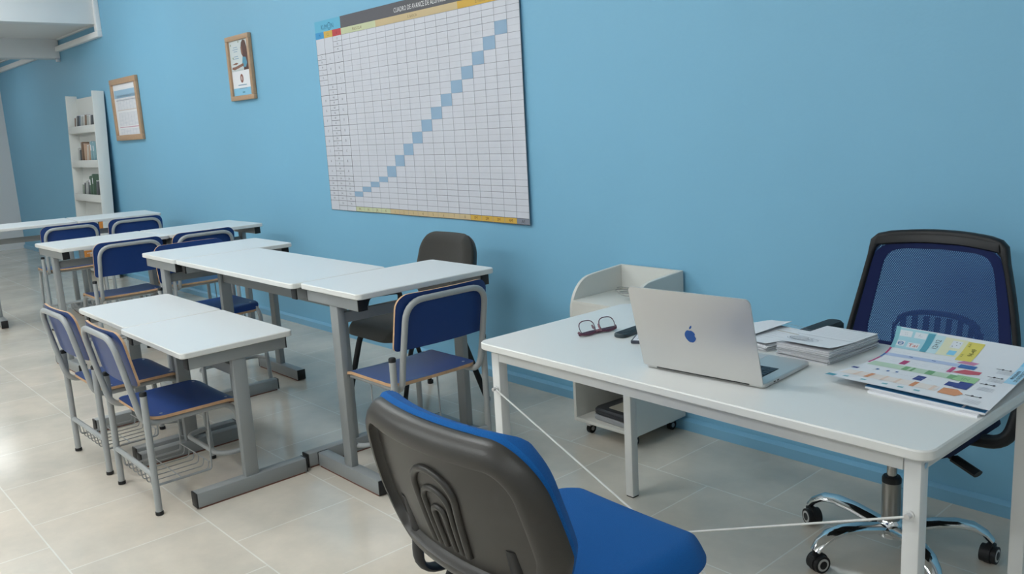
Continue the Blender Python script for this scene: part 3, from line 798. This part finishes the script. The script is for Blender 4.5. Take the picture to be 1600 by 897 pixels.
    for k in range(3,22):
        hl(xc[1],xc[3],rows[k],dark,.0022)
        if k>=3 and k<=20: hl(xc[0],xc[1],rows[k],dark,.0022)
    L3=['O','N','M']
    for k in range(3): P.text(L3[k],(xc[2]+xc[3])/2,(rows[k]+rows[k+1])/2,.013,lab)
    big=['L','K','J','I','H','G','F','E','D','C','B','A']
    for k in range(12):
        zm=(rows[3+k]+rows[4+k])/2
        P.text(big[k],(xc[2]+xc[3])/2,zm,.014,lab)
        if k<3:
            P.text(big[k],(xc[1]+xc[2])/2,zm,.014,lab)
            hl(xc[0],xc[1],zm,dark,.0018)
            P.text('ONMLKJ'[2*k],(xc[0]+xc[1])/2,zm+sm/2,.013,lab); P.text('ONMLKJ'[2*k+1],(xc[0]+xc[1])/2,zm-sm/2,.013,lab)
        else:
            hl(xc[1],xc[2],zm,dark,.0018)
            P.text(big[k]+'II',(xc[1]+xc[2])/2,zm+sm/2,.012,lab); P.text(big[k]+'I',(xc[1]+xc[2])/2,zm-sm/2,.012,lab)
            if k>3: P.text(big[k],(xc[0]+xc[1])/2,zm,.014,lab)
    for k in range(6):
        for j in range(3):
            if j==0 and k==5: continue
            P.text('%dA'%(k+2),(xc[j]+xc[j+1])/2,(rows[15+k]+rows[16+k])/2,.013,lab)
    mb.obj('printed_grid',t)
chart()

# ================================================================== WALL FRAMES
def frame(name,label,x0,x1,z0,z1,fw,tilt,draw):
    cx,cz=(x0+x1)/2,(z0+z1)/2; W,H=x1-x0,z1-z0
    t=thing(name,label,'picture frame',(cx,-.002,cz)); t.rotation_euler=(R(tilt),0,0)
    mb=MB(); d=.028
    mb.box(-W/2,W/2,-d,0,H/2-fw,H/2,M_frame_oak,bev=.003); mb.box(-W/2,W/2,-d,0,-H/2,-H/2+fw,M_frame_oak,bev=.003)
    mb.box(-W/2,-W/2+fw,-d,0,-H/2+fw,H/2-fw,M_frame_oak,bev=.003); mb.box(W/2-fw,W/2,-d,0,-H/2+fw,H/2-fw,M_frame_oak,bev=.003)
    mb.obj('wood_frame',t)
    mb=MB(); mb.box(-W/2+fw,W/2-fw,-.012,-.004,-H/2+fw,H/2-fw,M_paper)
    draw(Print(mb,lambda u,v,l:(u,-.0122-l,v)),W-2*fw,H-2*fw)
    mb.obj('print',t)
def draw_table(P,W,H):
    lb=ink('frame_blue',(.33,.52,.68)); ll=ink('frame_grey',(.52,.56,.64)); pk=ink('frame_pink',(.60,.34,.44))
    P.rect(-W/2+.01,W/2-.01,H/2-.13,H/2-.055,lb); P.rect(-W/2+.05,W/2-.02,H/2-.155,H/2-.148,ll)
    for (a,b,c) in ((.135,-.005,ll),(-.03,-.155,pk),(-.185,-.25,ll)):
        n=0
        z=a
        while z>b:
            P.rect(-W/2+.08,W/2-.04,z-.004,z,ink('frame_row',(.60,.63,.70))); z-=.0115
        for k in range(7): P.rect(-W/2+.08+k*(W-.12)/6-.002,-W/2+.08+k*(W-.12)/6+.002,b,a,ll,2)
    P.rect(-W/2+.06,W/2-.03,-.008,-.002,ink('frame_tan',(.58,.50,.46)),2); P.rect(-W/2+.06,W/2-.03,-.170,-.163,pk,2)
def draw_poster(P,W,H):
    br=ink('poster_brown',(.10,.045,.035),.5); skin=ink('poster_skin',(.24,.12,.085)); bl=ink('poster_blue',(.10,.30,.42)); sky=ink('poster_sky',(.25,.55,.75)); pale=ink('poster_pale',(.55,.62,.62)); tn=ink('poster_green',(.3,.38,.28))
    P.rect(-W/2,W/2,-.02,H/2,ink('poster_mist',(.62,.68,.69)))
    P.rect(-W/2,W/2,-H/2,-H/2+.055,sky)
    # person in profile with long dark hair writing at a table
    hair=[(.045,.175),(.075,.195),(.110,.185),(.128,.14),(.135,.06),(.150,-.018),(.05,-.018),(.062,.03),(.055,.075),(.035,.10),(.03,.135)]
    P.poly(hair,br,2)
    P.poly([(.03,.145),(.05,.15),(.06,.10),(.045,.085),(.033,.10)],skin,3)
    P.poly([(.05,.075),(.10,.07),(.115,.03),(.09,.0),(.04,.005),(.035,.03)],bl,3)
    P.poly([(.05,.03),(.06,.012),(-.10,-.010),(-.14,-.002),(-.135,.012),(-.09,.012)],skin,4)
    P.poly([(-.14,.03),(-.06,.026),(-.03,.034),(-.06,.042)],skin,4)
    P.poly([(-.15,-.02),(.04,-.02),(.04,-.010),(-.15,-.012)],pale,4)
    for a,b in ((-.13,.17),(.0,.185),(-.11,.075)): P.disc(a,b,.010,.008,tn,2,8)
    for z,w_ in ((.15,.07),(.135,.09),(.12,.06),(.085,.07),(.07,.09)): P.rect(-.06-w_/2,-.06+w_/2,z-.003,z+.002,ink('poster_text',(.25,.38,.5)),2)
    P.disc(.0,-.075,.026,.032,ink('poster_seal',(.26,.10,.08)),2); P.disc(.0,-.075,.012,.016,ink('poster_seal2',(.6,.5,.45)),3)
    P.rect(-.07,.07,-.125,-.118,ink('poster_text',(.25,.38,.5)),2); P.rect(-.06,.07,-.150,-.144,ink('poster_text',(.25,.38,.5)),2)
    P.rect(-.01,.03,-H/2+.018,-H/2+.028,ink('poster_blue',(.1,.3,.42)),2)
frame('picture_frame','wooden frame with a printed table of numbers, hanging right of the bookcase',-9.005,-8.275,1.400,1.985,.052,0,draw_table)
frame('picture_frame','wooden frame with a poster of a writing person above a pale blue band',-6.285,-5.900,1.631,2.093,.034,0,draw_poster)

# ================================================================== BOOKCASE
def bookcase():
    x0,x1,d,H=-10.17,-9.255,.112,1.905
    LEAN=R(-3); base_=Vector(((x0+x1)/2,-.170,.003))
    t=thing('bookcase','tall narrow white display bookcase leaning slightly against the far blue wall','bookcase',tuple(base_)); t.rotation_euler=(LEAN,0,0)
    W=x1-x0; M=mat('bookcase_white',(.70,.72,.70),.5)
    for s in (-1,1):
        mb=MB(); mb.box(s*W/2-.011,s*W/2+.011,-d/2,d/2,0,H,M,bev=.002); mb.obj('side_panel',t)
    mb=MB(); mb.box(-W/2+.01,W/2-.01,d/2-.010,d/2,0,H-.03,M); mb.obj('back_panel',t)
    zs=[.05,.42,.79,1.145,1.50]
    for z in zs:
        mb=MB(); mb.box(-W/2+.011,W/2-.011,-d/2+.004,d/2-.01,z,z+.016,M); mb.box(-W/2+.011,W/2-.011,-d/2+.002,-d/2+.014,z,z+.075,M,bev=.001); mb.obj('shelf',t)
    cx=(x0+x1)/2; cy=-d/2-.030
    cols=[(.60,.60,.58),(.10,.11,.12),(.20,.13,.09),(.55,.38,.28),(.25,.42,.48),(.08,.14,.10),(.45,.47,.46),(.14,.2,.26),(.62,.55,.48),(.3,.36,.3),(.62,.25,.05)]
    cn=['white','black','brown','tan','teal','dark green','grey','navy','beige','sage','orange']
    sn={1.50:'top shelf',1.145:'second shelf',.79:'third shelf',.42:'fourth shelf',.05:'bottom shelf'}
    lay={1.50:[(-.29,2,.15,1),(-.25,0,.16,1),(-.21,1,.17,1),(-.13,7,.17,1),(-.08,6,.16,1),(.02,0,.16,1),(.07,2,.17,1),(.13,6,.16,1),(.20,0,.15,1),(.26,1,.16,1)],
         1.145:[(-.24,6,.19,0),(-.19,1,.17,0),(-.12,2,.25,0),(-.03,3,.23,0),(.04,8,.21,1),(.10,3,.22,1),(.19,4,.25,0),(.27,4,.24,0)],
         .79:[(-.22,9,.16,1),(-.16,1,.18,1),(-.10,6,.20,1),(-.02,1,.19,1),(.06,5,.25,0),(.15,5,.27,0),(.25,1,.20,1)],
         .42:[(-.15,1,.17,1),(-.05,6,.15,1),(.08,0,.16,1),(.16,5,.17,1),(.25,10,.165,0)],
         .05:[(-.38,10,.17,0),(-.30,10,.15,1),(-.18,3,.16,1)]}
    ordw=['first','second','third','fourth','fifth','sixth','seventh','eighth','ninth','tenth']
    for z,bs in lay.items():
        for i,(x,c,h,ln) in enumerate(bs):
            m=mat('book_'+cn[c].replace(' ','_'),cols[c],.6)
            W_=.030 if i%2 else .042; D_=.072
            o=thing('book','%s book, %s from the left, %s of the bookcase'%(cn[c],ordw[i],sn[z]),'book',tuple(base_+Matrix.Rotation(LEAN,3,'X')@Vector((x,.004,z+.0175+(.0 if not ln else W_/2*math.sin(R(12)))))),0,'books on the %s'%sn[z])
            o.rotation_euler=(LEAN,R(12) if ln else 0,0)
            mb=MB(); mb.box(-W_/2,W_/2,-D_/2,D_/2,0,h,m,bev=.002); mb.obj('cover',o)
            mb=MB(); mb.box(-W_/2+.004,W_/2-.004,-D_/2-.0005,D_/2-.006,h-.004,h+.0006,M_paper); mb.obj('pages',o)
            if c in (5,4): 
                mb=MB(); mb.box(-W_/2+.005,W_/2-.005,-D_/2-.0008,-D_/2+.001,h*.62,h*.85,M_paper); mb.obj('cover_label',o)
bookcase()

# ================================================================== WHITE CART
def cart():
    x0,x1=-2.492,-2.150; y0,y1=-.352,-.012; zb=.062; H=.703
    t=thing('storage_cart','white wheeled storage cart with rounded side panels behind the desk','cart',((x0+x1)/2,(y0+y1)/2,0))
    W=x1-x0; D=y1-y0; M=mat('cart_board',(.66,.665,.63),.45)
    prof=[(-D/2,zb),(D/2,zb),(D/2,H),(-D/2+.145,H-.012)]
    cx_,cz_=-D/2+.135,H-.16
    for i in range(9):
        a=R(90+90*i/8); prof.append((cx_+.135*math.cos(a),cz_+.147*math.sin(a)))
    q=Matrix(((0,0,1,0),(1,0,0,0),(0,1,0,0),(0,0,0,1)))
    for s in (-1,1):
        a=s*W/2-(.015 if s>0 else 0); 
        mb=MB(); mb.prism(prof,a,a+.015,M,M_cream,ch=.0008,xf=q); mb.obj('side_panel',t)
    mb=MB(); mb.box(-W/2+.015,W/2-.015,D/2-.015,D/2,zb,H,M); mb.obj('back_panel',t)
    for z,f in ((zb,0),(.340,0),(.583,0)):
        mb=MB(); mb.box(-W/2+.015,W/2-.015,-D/2,D/2-.015,z,z+.015,M_cream,bev=.001); mb.obj('shelf',t)
    mb=MB(); mb.box(-W/2+.015,W/2-.015,-D/2+.001,-D/2+.016,.355,.583,M_cream); mb.obj('front_panel',t)
    for sx in (-1,1):
        for sy in (-1,1):
            xx,yy=sx*(W/2-.05),sy*(D/2-.045)
            mb=MB(); mb.tube([(xx,yy,zb),(xx,yy,.045)],.009,M_screw,10); mb.box(xx-.013,xx+.013,yy-.012,yy+.018,.036,.052,M_screw,bev=.003); c=mb.obj('caster',t)
            mb=MB(); mb.tube([(xx-.009,yy+.008,.0215),(xx+.009,yy+.008,.0215)],.0215,M_black,18); mb.tube([(xx-.0105,yy+.008,.0215),(xx+.0105,yy+.008,.0215)],.010,M_screw,12); mb.obj('wheel',c)
    cxw,cyw=(x0+x1)/2,(y0+y1)/2
    t2=thing('document_scanner','flat dark electronic device with a beige panel inside the cart lower bay','device',(cxw+.03,cyw-.01,zb+.015),R(-4))
    mb=MB(); mb.prism(rrect(.235,.27,.03,5),0,.022,mat('device_grey',(.33,.34,.35),.5),ch=.004); mb.obj('base',t2)
    mb=MB(); mb.prism(rrect(.232,.265,.03,5),.022,.052,mat('device_dark',(.030,.032,.038),.3),ch=.008); mb.obj('lid',t2)
    mb=MB(); mb.prism(rrect(.15,.17,.008,3,.02,-.01),.0515,.0535,mat('device_beige',(.42,.40,.33),.5),ch=.0005)
    P=Print(mb,lambda u,v,l:(u,v,.0536+l))
    for k in range(3): P.rect(-.02+.03*k,-.005+.03*k,-.02,-.012,inkg)
    mb.obj('control_panel',t2)
    # cable in the upper tray
    mb=MB(); pts=[]
    for i in range(60):
        a=i/60*2*PI*2.6; pts.append((.045*math.cos(a)+.01*math.sin(a*.4),.035*math.sin(a),.012+.010*math.sin(a*.5)**2+i*.0004))
    mb.tube(pts,.0028,mat('cable_grey',(.35,.35,.33),.5),6)
    tag(mb.obj('cable',None,(cxw+.03,cyw-.03,.600)),'coiled grey cable lying in the cart top tray','cable')
cart()

# ================================================================== MESH OFFICE CHAIR
def mesh_material():
    m=bpy.data.materials.new('blue_mesh_fabric'); m.use_nodes=True; nt=m.node_tree; b=nt.nodes['Principled BSDF']; L=nt.links
    b.inputs['Base Color'].default_value=(.008,.05,.19,1); b.inputs['Roughness'].default_value=.7
    tc=nt.nodes.new('ShaderNodeTexCoord')
    def wave(rot):
        mp=nt.nodes.new('ShaderNodeMapping'); mp.inputs['Rotation'].default_value=(0,rot,0); L.new(tc.outputs['Object'],mp.inputs['Vector'])
        wv=nt.nodes.new('ShaderNodeTexWave'); wv.wave_type='BANDS'; wv.bands_direction='X'; wv.inputs['Scale'].default_value=62; wv.inputs['Distortion'].default_value=0
        L.new(mp.outputs['Vector'],wv.inputs['Vector']); return wv
    w1,w2=wave(R(35)),wave(R(-35))
    mn=nt.nodes.new('ShaderNodeMath'); mn.operation='MULTIPLY'; L.new(w1.outputs['Fac'],mn.inputs[0]); L.new(w2.outputs['Fac'],mn.inputs[1])
    gt=nt.nodes.new('ShaderNodeMath'); gt.operation='LESS_THAN'; gt.inputs[1].default_value=.30; L.new(mn.outputs[0],gt.inputs[0])
    mr=nt.nodes.new('ShaderNodeMapRange'); mr.inputs[3].default_value=0.18; mr.inputs[4].default_value=1; L.new(gt.outputs[0],mr.inputs['Value'])
    L.new(mr.outputs['Result'],b.inputs['Alpha'])
    return m
def office_chair():
    t=thing('office_chair','swivel office chair with blue mesh back and chrome base behind the desk','chair',(-1.054,-.470,0),R(180-2))
    # local: forward +y (towards the desk), back at -y
    zb,zt=.555,.925
    yb,ytp=-.235,-.285
    wb,wt=.260,.188   # half widths
    def F(s,q,off=0):  # s -1..1 across, q 0..1 up
        hw=wb+(wt-wb)*max(0,q)**1.25
        if q<.12: hw-= .02*(1-q/.12)
        z=zb+(zt-zb)*q + .012*(1-s*s)*q
        y=yb+(ytp-yb)*q+.035*math.sin(PI*q)*(-.3)+ .045*(s*s) + off
        return Vector((s*hw,y,z))
    # outer frame loop
    def loop(k,off=0,n=12):
        pts=[]
        for i in range(n+1): pts.append((-k+2*k*i/n,1-(1-k)*.55))
        out=[]
        cr=.10
        seq=[(-k,q) for q in [i/14 for i in range(0,14)]]+[(s_,1) for s_ in [-k+2*k*i/14 for i in range(1,14)]]+[(k,1-q) for q in [i/14 for i in range(1,15)]]
        return seq
    seq=[]
    for i in range(15): seq.append((-1,.92*i/14))
    seq+= [(-.985,.965),(-.93,.99)]
    for i in range(1,12): seq.append((-.93+1.86*i/12,1.0))
    seq+= [(.93,.99),(.985,.965)]
    for i in range(15): seq.append((1,.92*(14-i)/14))
    top=[F(s,q,0) for s,q in seq]
    mb=MB(); N=len(top)
    rs=[.015]*N
    for i,(s,q) in enumerate(seq):
        if q>.93: rs[i]=.019
    ring=14; vs=[]
    for i in range(N):
        a=top[max(0,i-1)]; b=top[min(N-1,i+1)]; tg=(b-a); o_=Vector((-tg.z,0,tg.x)); o_=o_.normalized() if o_.length>1e-6 else Vector((0,0,1))
        q=seq[i][1]; ra=.0085+.010*max(0,min(1,(q-.90)/.08)); rb=.017
        for k_ in range(ring):
            an=2*PI*k_/ring; ca,sa=math.cos(an),math.sin(an)
            vs.append(top[i]+o_*math.copysign(abs(ca)**.6,ca)*ra+Vector((0,1,0))*math.copysign(abs(sa)**.6,sa)*rb)
    mb.add(vs,[(i*ring+k_,i*ring+(k_+1)%ring,(i+1)*ring+(k_+1)%ring,(i+1)*ring+k_) for i in range(N-1) for k_ in range(ring)],M_black,True)
    # lower cross
    mb.tube([F(-1,0),F(-.4,-.02),F(.4,-.02),F(1,0)],.016,M_black,12)
    mb.obj('back_frame',t)
    # thick headband
    mb=MB()
    rows=[]
    for q,o in ((1.03,.010),(1.0,.020),(.95,.022),(.935,.012),(.945,-.010),(1.01,-.014)):
        rows.append([F(-.96+1.92*i/20,q,o) for i in range(21)])
    vs=[p for r_ in rows for p in r_]
    fs=[]
    for j in range(len(rows)):
        j2=(j+1)%len(rows)
        for i in range(20): fs.append((j*21+i,j*21+i+1,j2*21+i+1,j2*21+i))
    mb.add(vs,fs,M_black,True); mb.obj('top_rail',t)
    # navy fabric border and the mesh itself
    nav=M_navymetal
    def ring(s0,q0,q1,s1,r0,r1,m,off):
        pass
    mb=MB()
    # border band between outer (so,qo) and inner (si,qi)
    n=48
    def rr(k,e,n_=n):
        out=[]
        for i in range(n_):
            a=2*PI*i/n_
            c,s_=math.cos(a),math.sin(a)
            x=math.copysign(abs(c)**e,c); y=math.copysign(abs(s_)**e,s_)
            out.append((x,y))
        return out
    O=[(x*.955,.49+y*.455) for x,y in rr(1,.22)]
    I=[(x*.80,.50+y*.395) for x,y in rr(1,.24)]
    vs=[F(s,q,.010) for s,q in O]+[F(s,q,.011) for s,q in I]+[F(s,q,.006) for s,q in O]+[F(s,q,.006) for s,q in I]
    fs=[(i,(i+1)%n,n+(i+1)%n,n+i) for i in range(n)]
    mb.add(vs,fs,nav,True); mb.add(vs,[(2*n+i,3*n+i,3*n+(i+1)%n,2*n+(i+1)%n) for i in range(n)],nav,True)
    mb.obj('mesh_border',t)
    mb=MB(); nu,nv=20,16
    vs=[F(-.95+1.9*i/nu,.03+.92*j/nv,.0085) for j in range(nv+1) for i in range(nu+1)]
    fs=[(j*(nu+1)+i,j*(nu+1)+i+1,(j+1)*(nu+1)+i+1,(j+1)*(nu+1)+i) for j in range(nv) for i in range(nu)]
    mb.add(vs,fs,mesh_material(),True); mb.obj('mesh_fabric',t)
    # lumbar support: slotted pad behind the mesh
    mb=MB()
    def LS(x,z,off=0):
        q=(z-zb)/(zt-zb); s_=x/(wb+(wt-wb)*max(0,q)**1.25)
        p=F(s_,q,-.012+off); return p
    def bar(x0,x1,z0,z1,nn=6):
        for i in range(nn):
            a=x0+(x1-x0)*i/nn; b=x0+(x1-x0)*(i+1)/nn
            q8=[LS(a,z0,.004),LS(b,z0,.004),LS(b,z1,.004),LS(a,z1,.004),LS(a,z0,-.004),LS(b,z0,-.004),LS(b,z1,-.004),LS(a,z1,-.004)]
            mb.add(q8,[(0,1,2,3),(7,6,5,4),(0,4,5,1),(1,5,6,2),(2,6,7,3),(3,7,4,0)],nav)
    zl0,zl1=.575,.690
    for i in range(7):
        x=-.104+.208*i/6
        bar(x-.0075,x+.0075,zl0+.01,zl1-.012,1)
    # arched rim
    arcp=[]
    for i in range(25):
        u=-1+2*i/24
        arcp.append((u*.128, zl1-.0-.028*abs(u)**3 - (0 if abs(u)<.9 else (abs(u)-.9)*.25)))
    pts=[LS(-.131,zl0)]+[LS(-.132,zl0+.07)]+[LS(x,z) for x,z in arcp]+[LS(.132,zl0+.07)]+[LS(.131,zl0)]
    mb.tube(pts,.011,nav,10,flat=(1.3,.6)); mb.tube([LS(-.131,zl0),LS(0,zl0-.006),LS(.131,zl0)],.010,nav,10)
    mb.obj('lumbar_support',t)
    # spine / bracket joining the back to the seat
    mb=MB(); mb.tube(smooth_path([(0,-.262,.60),(0,-.27,.46),(0,-.05,.415)],.06),.022,M_black,12,flat=(.6,1.6)); mb.obj('back_bracket',t)
    # seat
    def st(u,v,e): 
        f=1-(1-min(1,e*1.2))**2
        return (u,-.22+v,.425+.045*f-.015*max(0,(v-.40)/.07)**2*.5)
    mb=MB(); mb.panel(.48,.47,.09,st,lambda u,v,e:(u,-.22+v,.425-.012*min(1,e)),mat('dark_seat_cloth',(.01,.015,.05),.9,bump=.4,bscale=500),M_black,M_black,20,20,r2=.10); mb.obj('seat',t)
    # armrests
    for s in (-1,1):
        mb=MB()
        mb.tube(smooth_path([(s*.20,-.02,.412),(s*.300,-.03,.415),(s*.322,-.12,.600),(s*.315,-.13,.622)],[.05,.05]),.018,M_black,12,flat=(1,1.5)); a=mb.obj('armrest',t)
        mb=MB()
        mb.prism(rrect(.066,.30,.028,5,s*.314,-.09),.600,.640,M_black,ch=.009); mb.obj('arm_pad',a)
    # mechanism and lever
    mb=MB(); mb.box(-.09,.09,-.12,.12,.375,.415,M_black,bev=.012); mb.box(-.06,.06,-.16,.02,.355,.39,M_black,bev=.01)
    mb.tube([(.03,-.14,.385),(.05,-.20,.38)],.028,M_black,14)
    mb.obj('tilt_mechanism',t)
    mb=MB(); mb.tube([(-.06,.02,.385),(-.17,.03,.370),(-.235,.045,.350)],[.008,.008,.010],M_black,10); mb.tube([(-.19,.035,.365),(-.26,.05,.343)],.016,M_black,10,flat=(.6,1.2)); mb.obj('height_lever',t)
    # gas lift
    mb=MB(); mb.tube([(0,0,.22),(0,0,.36)],.0145,mat('piston_steel',(.45,.44,.42),.25,metal=1),18); g=mb.obj('gas_lift',t)
    mb=MB(); mb.lathe([(.027,.075),(.027,.230)],mat('brushed_steel',(.30,.29,.27),.28,metal=1),24); mb.lathe([(.0275,.228),(.0275,.241),(.024,.247),(.016,.247)],M_black,24); mb.obj('gas_lift_sleeve',g)
    # base
    mb=MB(); mb.lathe([(.02,.052),(.036,.058),(.038,.10),(.030,.112),(.02,.114)],M_chrome,24)
    A0=R(-3)
    for k in range(5):
        a=A0+2*PI*k/5; c,s_=math.cos(a),math.sin(a)
        pr=[(.02,.082,.026),(.06,.092,.026),(.12,.104,.0245),(.18,.110,.023),(.225,.104,.022),(.258,.084,.020),(.275,.064,.017)]
        mb.tube([(c*r_,s_*r_,z) for r_,z,_ in pr],[q for _,_,q in pr],M_chrome,14,flat=(.62,1.1))
    mb.obj('star_base',t)
    for k in range(5):
        a=A0+2*PI*k/5; cx,cy=.275*math.cos(a),.275*math.sin(a); tw=a+1.1+.5*k
        q=Matrix.Translation((cx,cy,0))@Matrix.Rotation(tw,4,'Z')
        mb=MB(); mb.tube([(0,0,.045),(0,0,.068)],.008,M_black,10,xf=q)
        hood=[]
        mb.tube([(-.008,.012,.028),(.008,.012,.028)],.0295,M_black,22,xf=q); mb.box(-.012,.012,-.012,.02,.036,.055,M_black,bev=.004,xf=q); cst=mb.obj('caster',t)
        for s in (-1,1):
            mb=MB(); mb.tube([(s*.009,.012,.0265),(s*.022,.012,.0265)],.0262,M_black,24,xf=q)
            mb.tube([(s*.0215,.012,.0265),(s*.0232,.012,.0265)],.019,mat('caster_grey',(.5,.5,.48),.4),24,xf=q); mb.tube([(s*.0225,.012,.0265),(s*.0242,.012,.0265)],.0125,M_black,20,xf=q)
            mb.obj('caster_wheel',cst)
office_chair()

# ================================================================== UPHOLSTERED VISITOR CHAIRS
def visitor_chair(label,cloth,loc,rz,arms,shell_col,W=.47,SH=.465,BT=.815,lean=14,wrap=.045,drop=.02,yb=-.235,pad=.038,taper=.12):
    t=thing('visitor_chair',label,'chair',loc,rz)
    al=R(lean); zb0=SH+drop; HB=(BT-zb0)/math.cos(al)+.02
    def base(u,v,off):   # off positive = towards front
        y=yb-v*math.sin(al)+off*math.cos(al) + wrap*(abs(u)/(W/2))**2.0 - .012*(1-(2*v/HB-1)**2)
        z=zb0+v*math.cos(al)+off*math.sin(al)
        return (u,y,z)
    def wid(v): # outline narrows at the bottom
        q=max(0,v/HB); return (.74+.26*min(1,q/.40)**.7)*(1-taper*max(0,(q-.42)/.58)**1.6)
    # cushion pad
    def ft(u,v,e): k=wid(v); f=1-(1-min(1,e*.95))**2.2; return base(u*k,v+.010*max(0,(v/HB-.6)/.4),.020+pad*f)
    def fb(u,v,e): return base(u*wid(v),v,.008)
    mb=MB(); mb.panel(W-.006,HB-.004,.10,ft,fb,cloth,cloth,cloth,40,22,r2=.095,k=14); mb.obj('back_cushion',t)
    # moulded shell: rolled rim band, stepped recess
    outl=[(x,y+HB/2) for x,y in rrect(W,HB,.095,14)]
    n=len(outl)
    dense=[]
    for a in range(n):
        p,q=outl[a],outl[(a+1)%n]; m_=max(1,int(math.dist(p,q)/.012))
        for c_ in range(m_): dense.append((p[0]+(q[0]-p[0])*c_/m_,p[1]+(q[1]-p[1])*c_/m_))
    outl=dense; n=len(outl)
    def inset(d):
        o=[]
        hw,hh=W/2-d,HB/2-d; r_=max(.03,.095-d)
        for (x,y) in outl:
            yy=y-HB/2
            # radial remap of the rounded rectangle onto a smaller one
            cx0,cy0=W/2-.095,HB/2-.095
            dx=max(-cx0,min(cx0,x)); dy=max(-cy0,min(cy0,yy)); nx,ny=x-dx,yy-dy
            L=math.hypot(nx,ny) or 1
            nx/=L; ny/=L
            kx,ky=(hw-r_)/cx0,(hh-r_)/cy0
            o.append((dx*kx+nx*r_, dy*ky+ny*r_+HB/2))
        return o
    prof=[(0,.010),(.0,.002),(.004,-.006),(.012,-.017),(.024,-.0235),(.038,-.0245),(.044,-.0225),(.0475,-.010),(.053,-.0035),(.075,-.0025)]
    rings=[[base(x*wid(y),y,off) for x,y in inset(d)] for d,off in prof]
    inn=inset(.075)
    for f_ in (.85,.68,.5,.33,.16):
        rings.append([base(x*f_*wid(HB/2+(y-HB/2)*f_),HB/2+(y-HB/2)*f_,-.0025) for x,y in inn])
    vs=[p for r_ in rings for p in r_]+[base(0,HB/2,-.0025)]
    fs=[(i_*n+k_,(i_+1)*n+k_,(i_+1)*n+(k_+1)%n,i_*n+(k_+1)%n) for i_ in range(len(rings)-1) for k_ in range(n)]
    last=(len(rings)-1)*n
    fs+=[(last+k_,len(vs)-1,last+(k_+1)%n) for k_ in range(n)]
    mb=MB(); mb.add(vs,fs,shell_col,True)
    mb.add([base(x*wid(y),y,.010) for x,y in outl],[tuple(range(n))],shell_col)
    shell=mb.obj('back_shell',t)
    for (hw,tp,rr_) in ((.064,.205,.0085),(.040,.182,.0070),(.017,.158,.0070)):
        pts=[]
        b0=.075
        for i_ in range(13): 
            v=b0+(tp-b0)*i_/12; pts.append(base(-hw*(1-.28*(1-v/tp)),v,-.003))
        for i_ in range(1,16):
            a=PI-PI*i_/16; pts.append(base(hw*math.cos(a),tp+hw*.75*math.sin(a),-.003))
        for i_ in range(13):
            v=tp-(tp-b0)*i_/12; pts.append(base(hw*(1-.28*(1-v/tp)),v,-.003))
        mb=MB(); mb.tube(pts,rr_,shell_col,10); mb.obj('moulded_rib',shell)
    # seat
    def st(u,v,e):
        f=1-(1-min(1,e*.8))**2.4
        y=-.205+v; z=SH-.040+.042*f
        if v>.36: z-=.9*(v-.36)**2*1.6
        z+=.006*(abs(u)/(W/2))**2
        return (u,y,z)
    def sbm(u,v,e):
        f=min(1,e*1.2); y=-.205+v; z=SH-.044-.012*f
        if v>.36: z-=.9*(v-.36)**2*1.2
        return (u,y,z)
    mb=MB(); mb.panel(.485,.458,.15,st,sbm,cloth,shell_col,cloth,40,26,r2=.13,k=16); mb.obj('seat',t)
    # frame
    tr=.0115
    for s in (-1,1):
        mb=MB(); mb.tube(smooth_path([(s*.16,-.05,SH-.062),(s*.215,-.14,SH-.066),(s*.235,-.27,.014)],[.09]),tr,M_black,12,flat=(1.25,.85)); l=mb.obj('leg',t)
        mb=MB(); mb.lathe([(.012,0),(.016,.002),(.016,.02),(.012,.022)],M_black,12,xf=Matrix.Translation((s*.235,-.27,0))); mb.obj('foot_cap',l)
        mb=MB(); mb.tube(smooth_path([(s*.16,.02,SH-.062),(s*.215,.14,SH-.066),(s*.235,.24,.014)],[.09]),tr,M_black,12,flat=(1.25,.85)); l=mb.obj('leg',t)
        mb=MB(); mb.lathe([(.012,0),(.016,.002),(.016,.02),(.012,.022)],M_black,12,xf=Matrix.Translation((s*.235,.24,0))); mb.obj('foot_cap',l)
        mb=MB()
        p1=base(s*.165,.05,-.002); p0=base(s*.165,.13,.004)
        mb.tube(smooth_path([p0,p1,(s*.170,-.268,SH-.035),(s*.165,-.02,SH-.062)],[.02,.055]),.012,M_black,12,flat=(1.5,.7)); mb.obj('back_support',t)
        if arms:
            mb=MB(); mb.tube(smooth_path([(s*.235,-.10,SH-.05),(s*.262,-.145,SH+.078),(s*.262,.06,SH+.088),(s*.235,.115,SH-.05)],[.04,.04]),.011,M_black,12,flat=(1,1.3)); mb.obj('armrest',t)
    for yy in (-.10,.10):
        mb=MB(); mb.tube([(-.2,yy,SH-.062),(.2,yy,SH-.062)],.011,M_black,10); mb.obj('seat_support',t)
    return t
visitor_chair('blue upholstered chair with black plastic back in the foreground at the desk',M_bluecloth,(-1.208,-1.700,0),R(-2),False,M_shell,W=.572,BT=.806,lean=14,yb=-.262,pad=.046,wrap=.055,taper=.14)
visitor_chair('dark grey upholstered chair against the blue wall behind the tall tables',M_greycloth,(-3.375,-.575,0),R(180),True,mat('dark_shell',(.02,.02,.02),.5),W=.45,SH=.45,BT=.80)
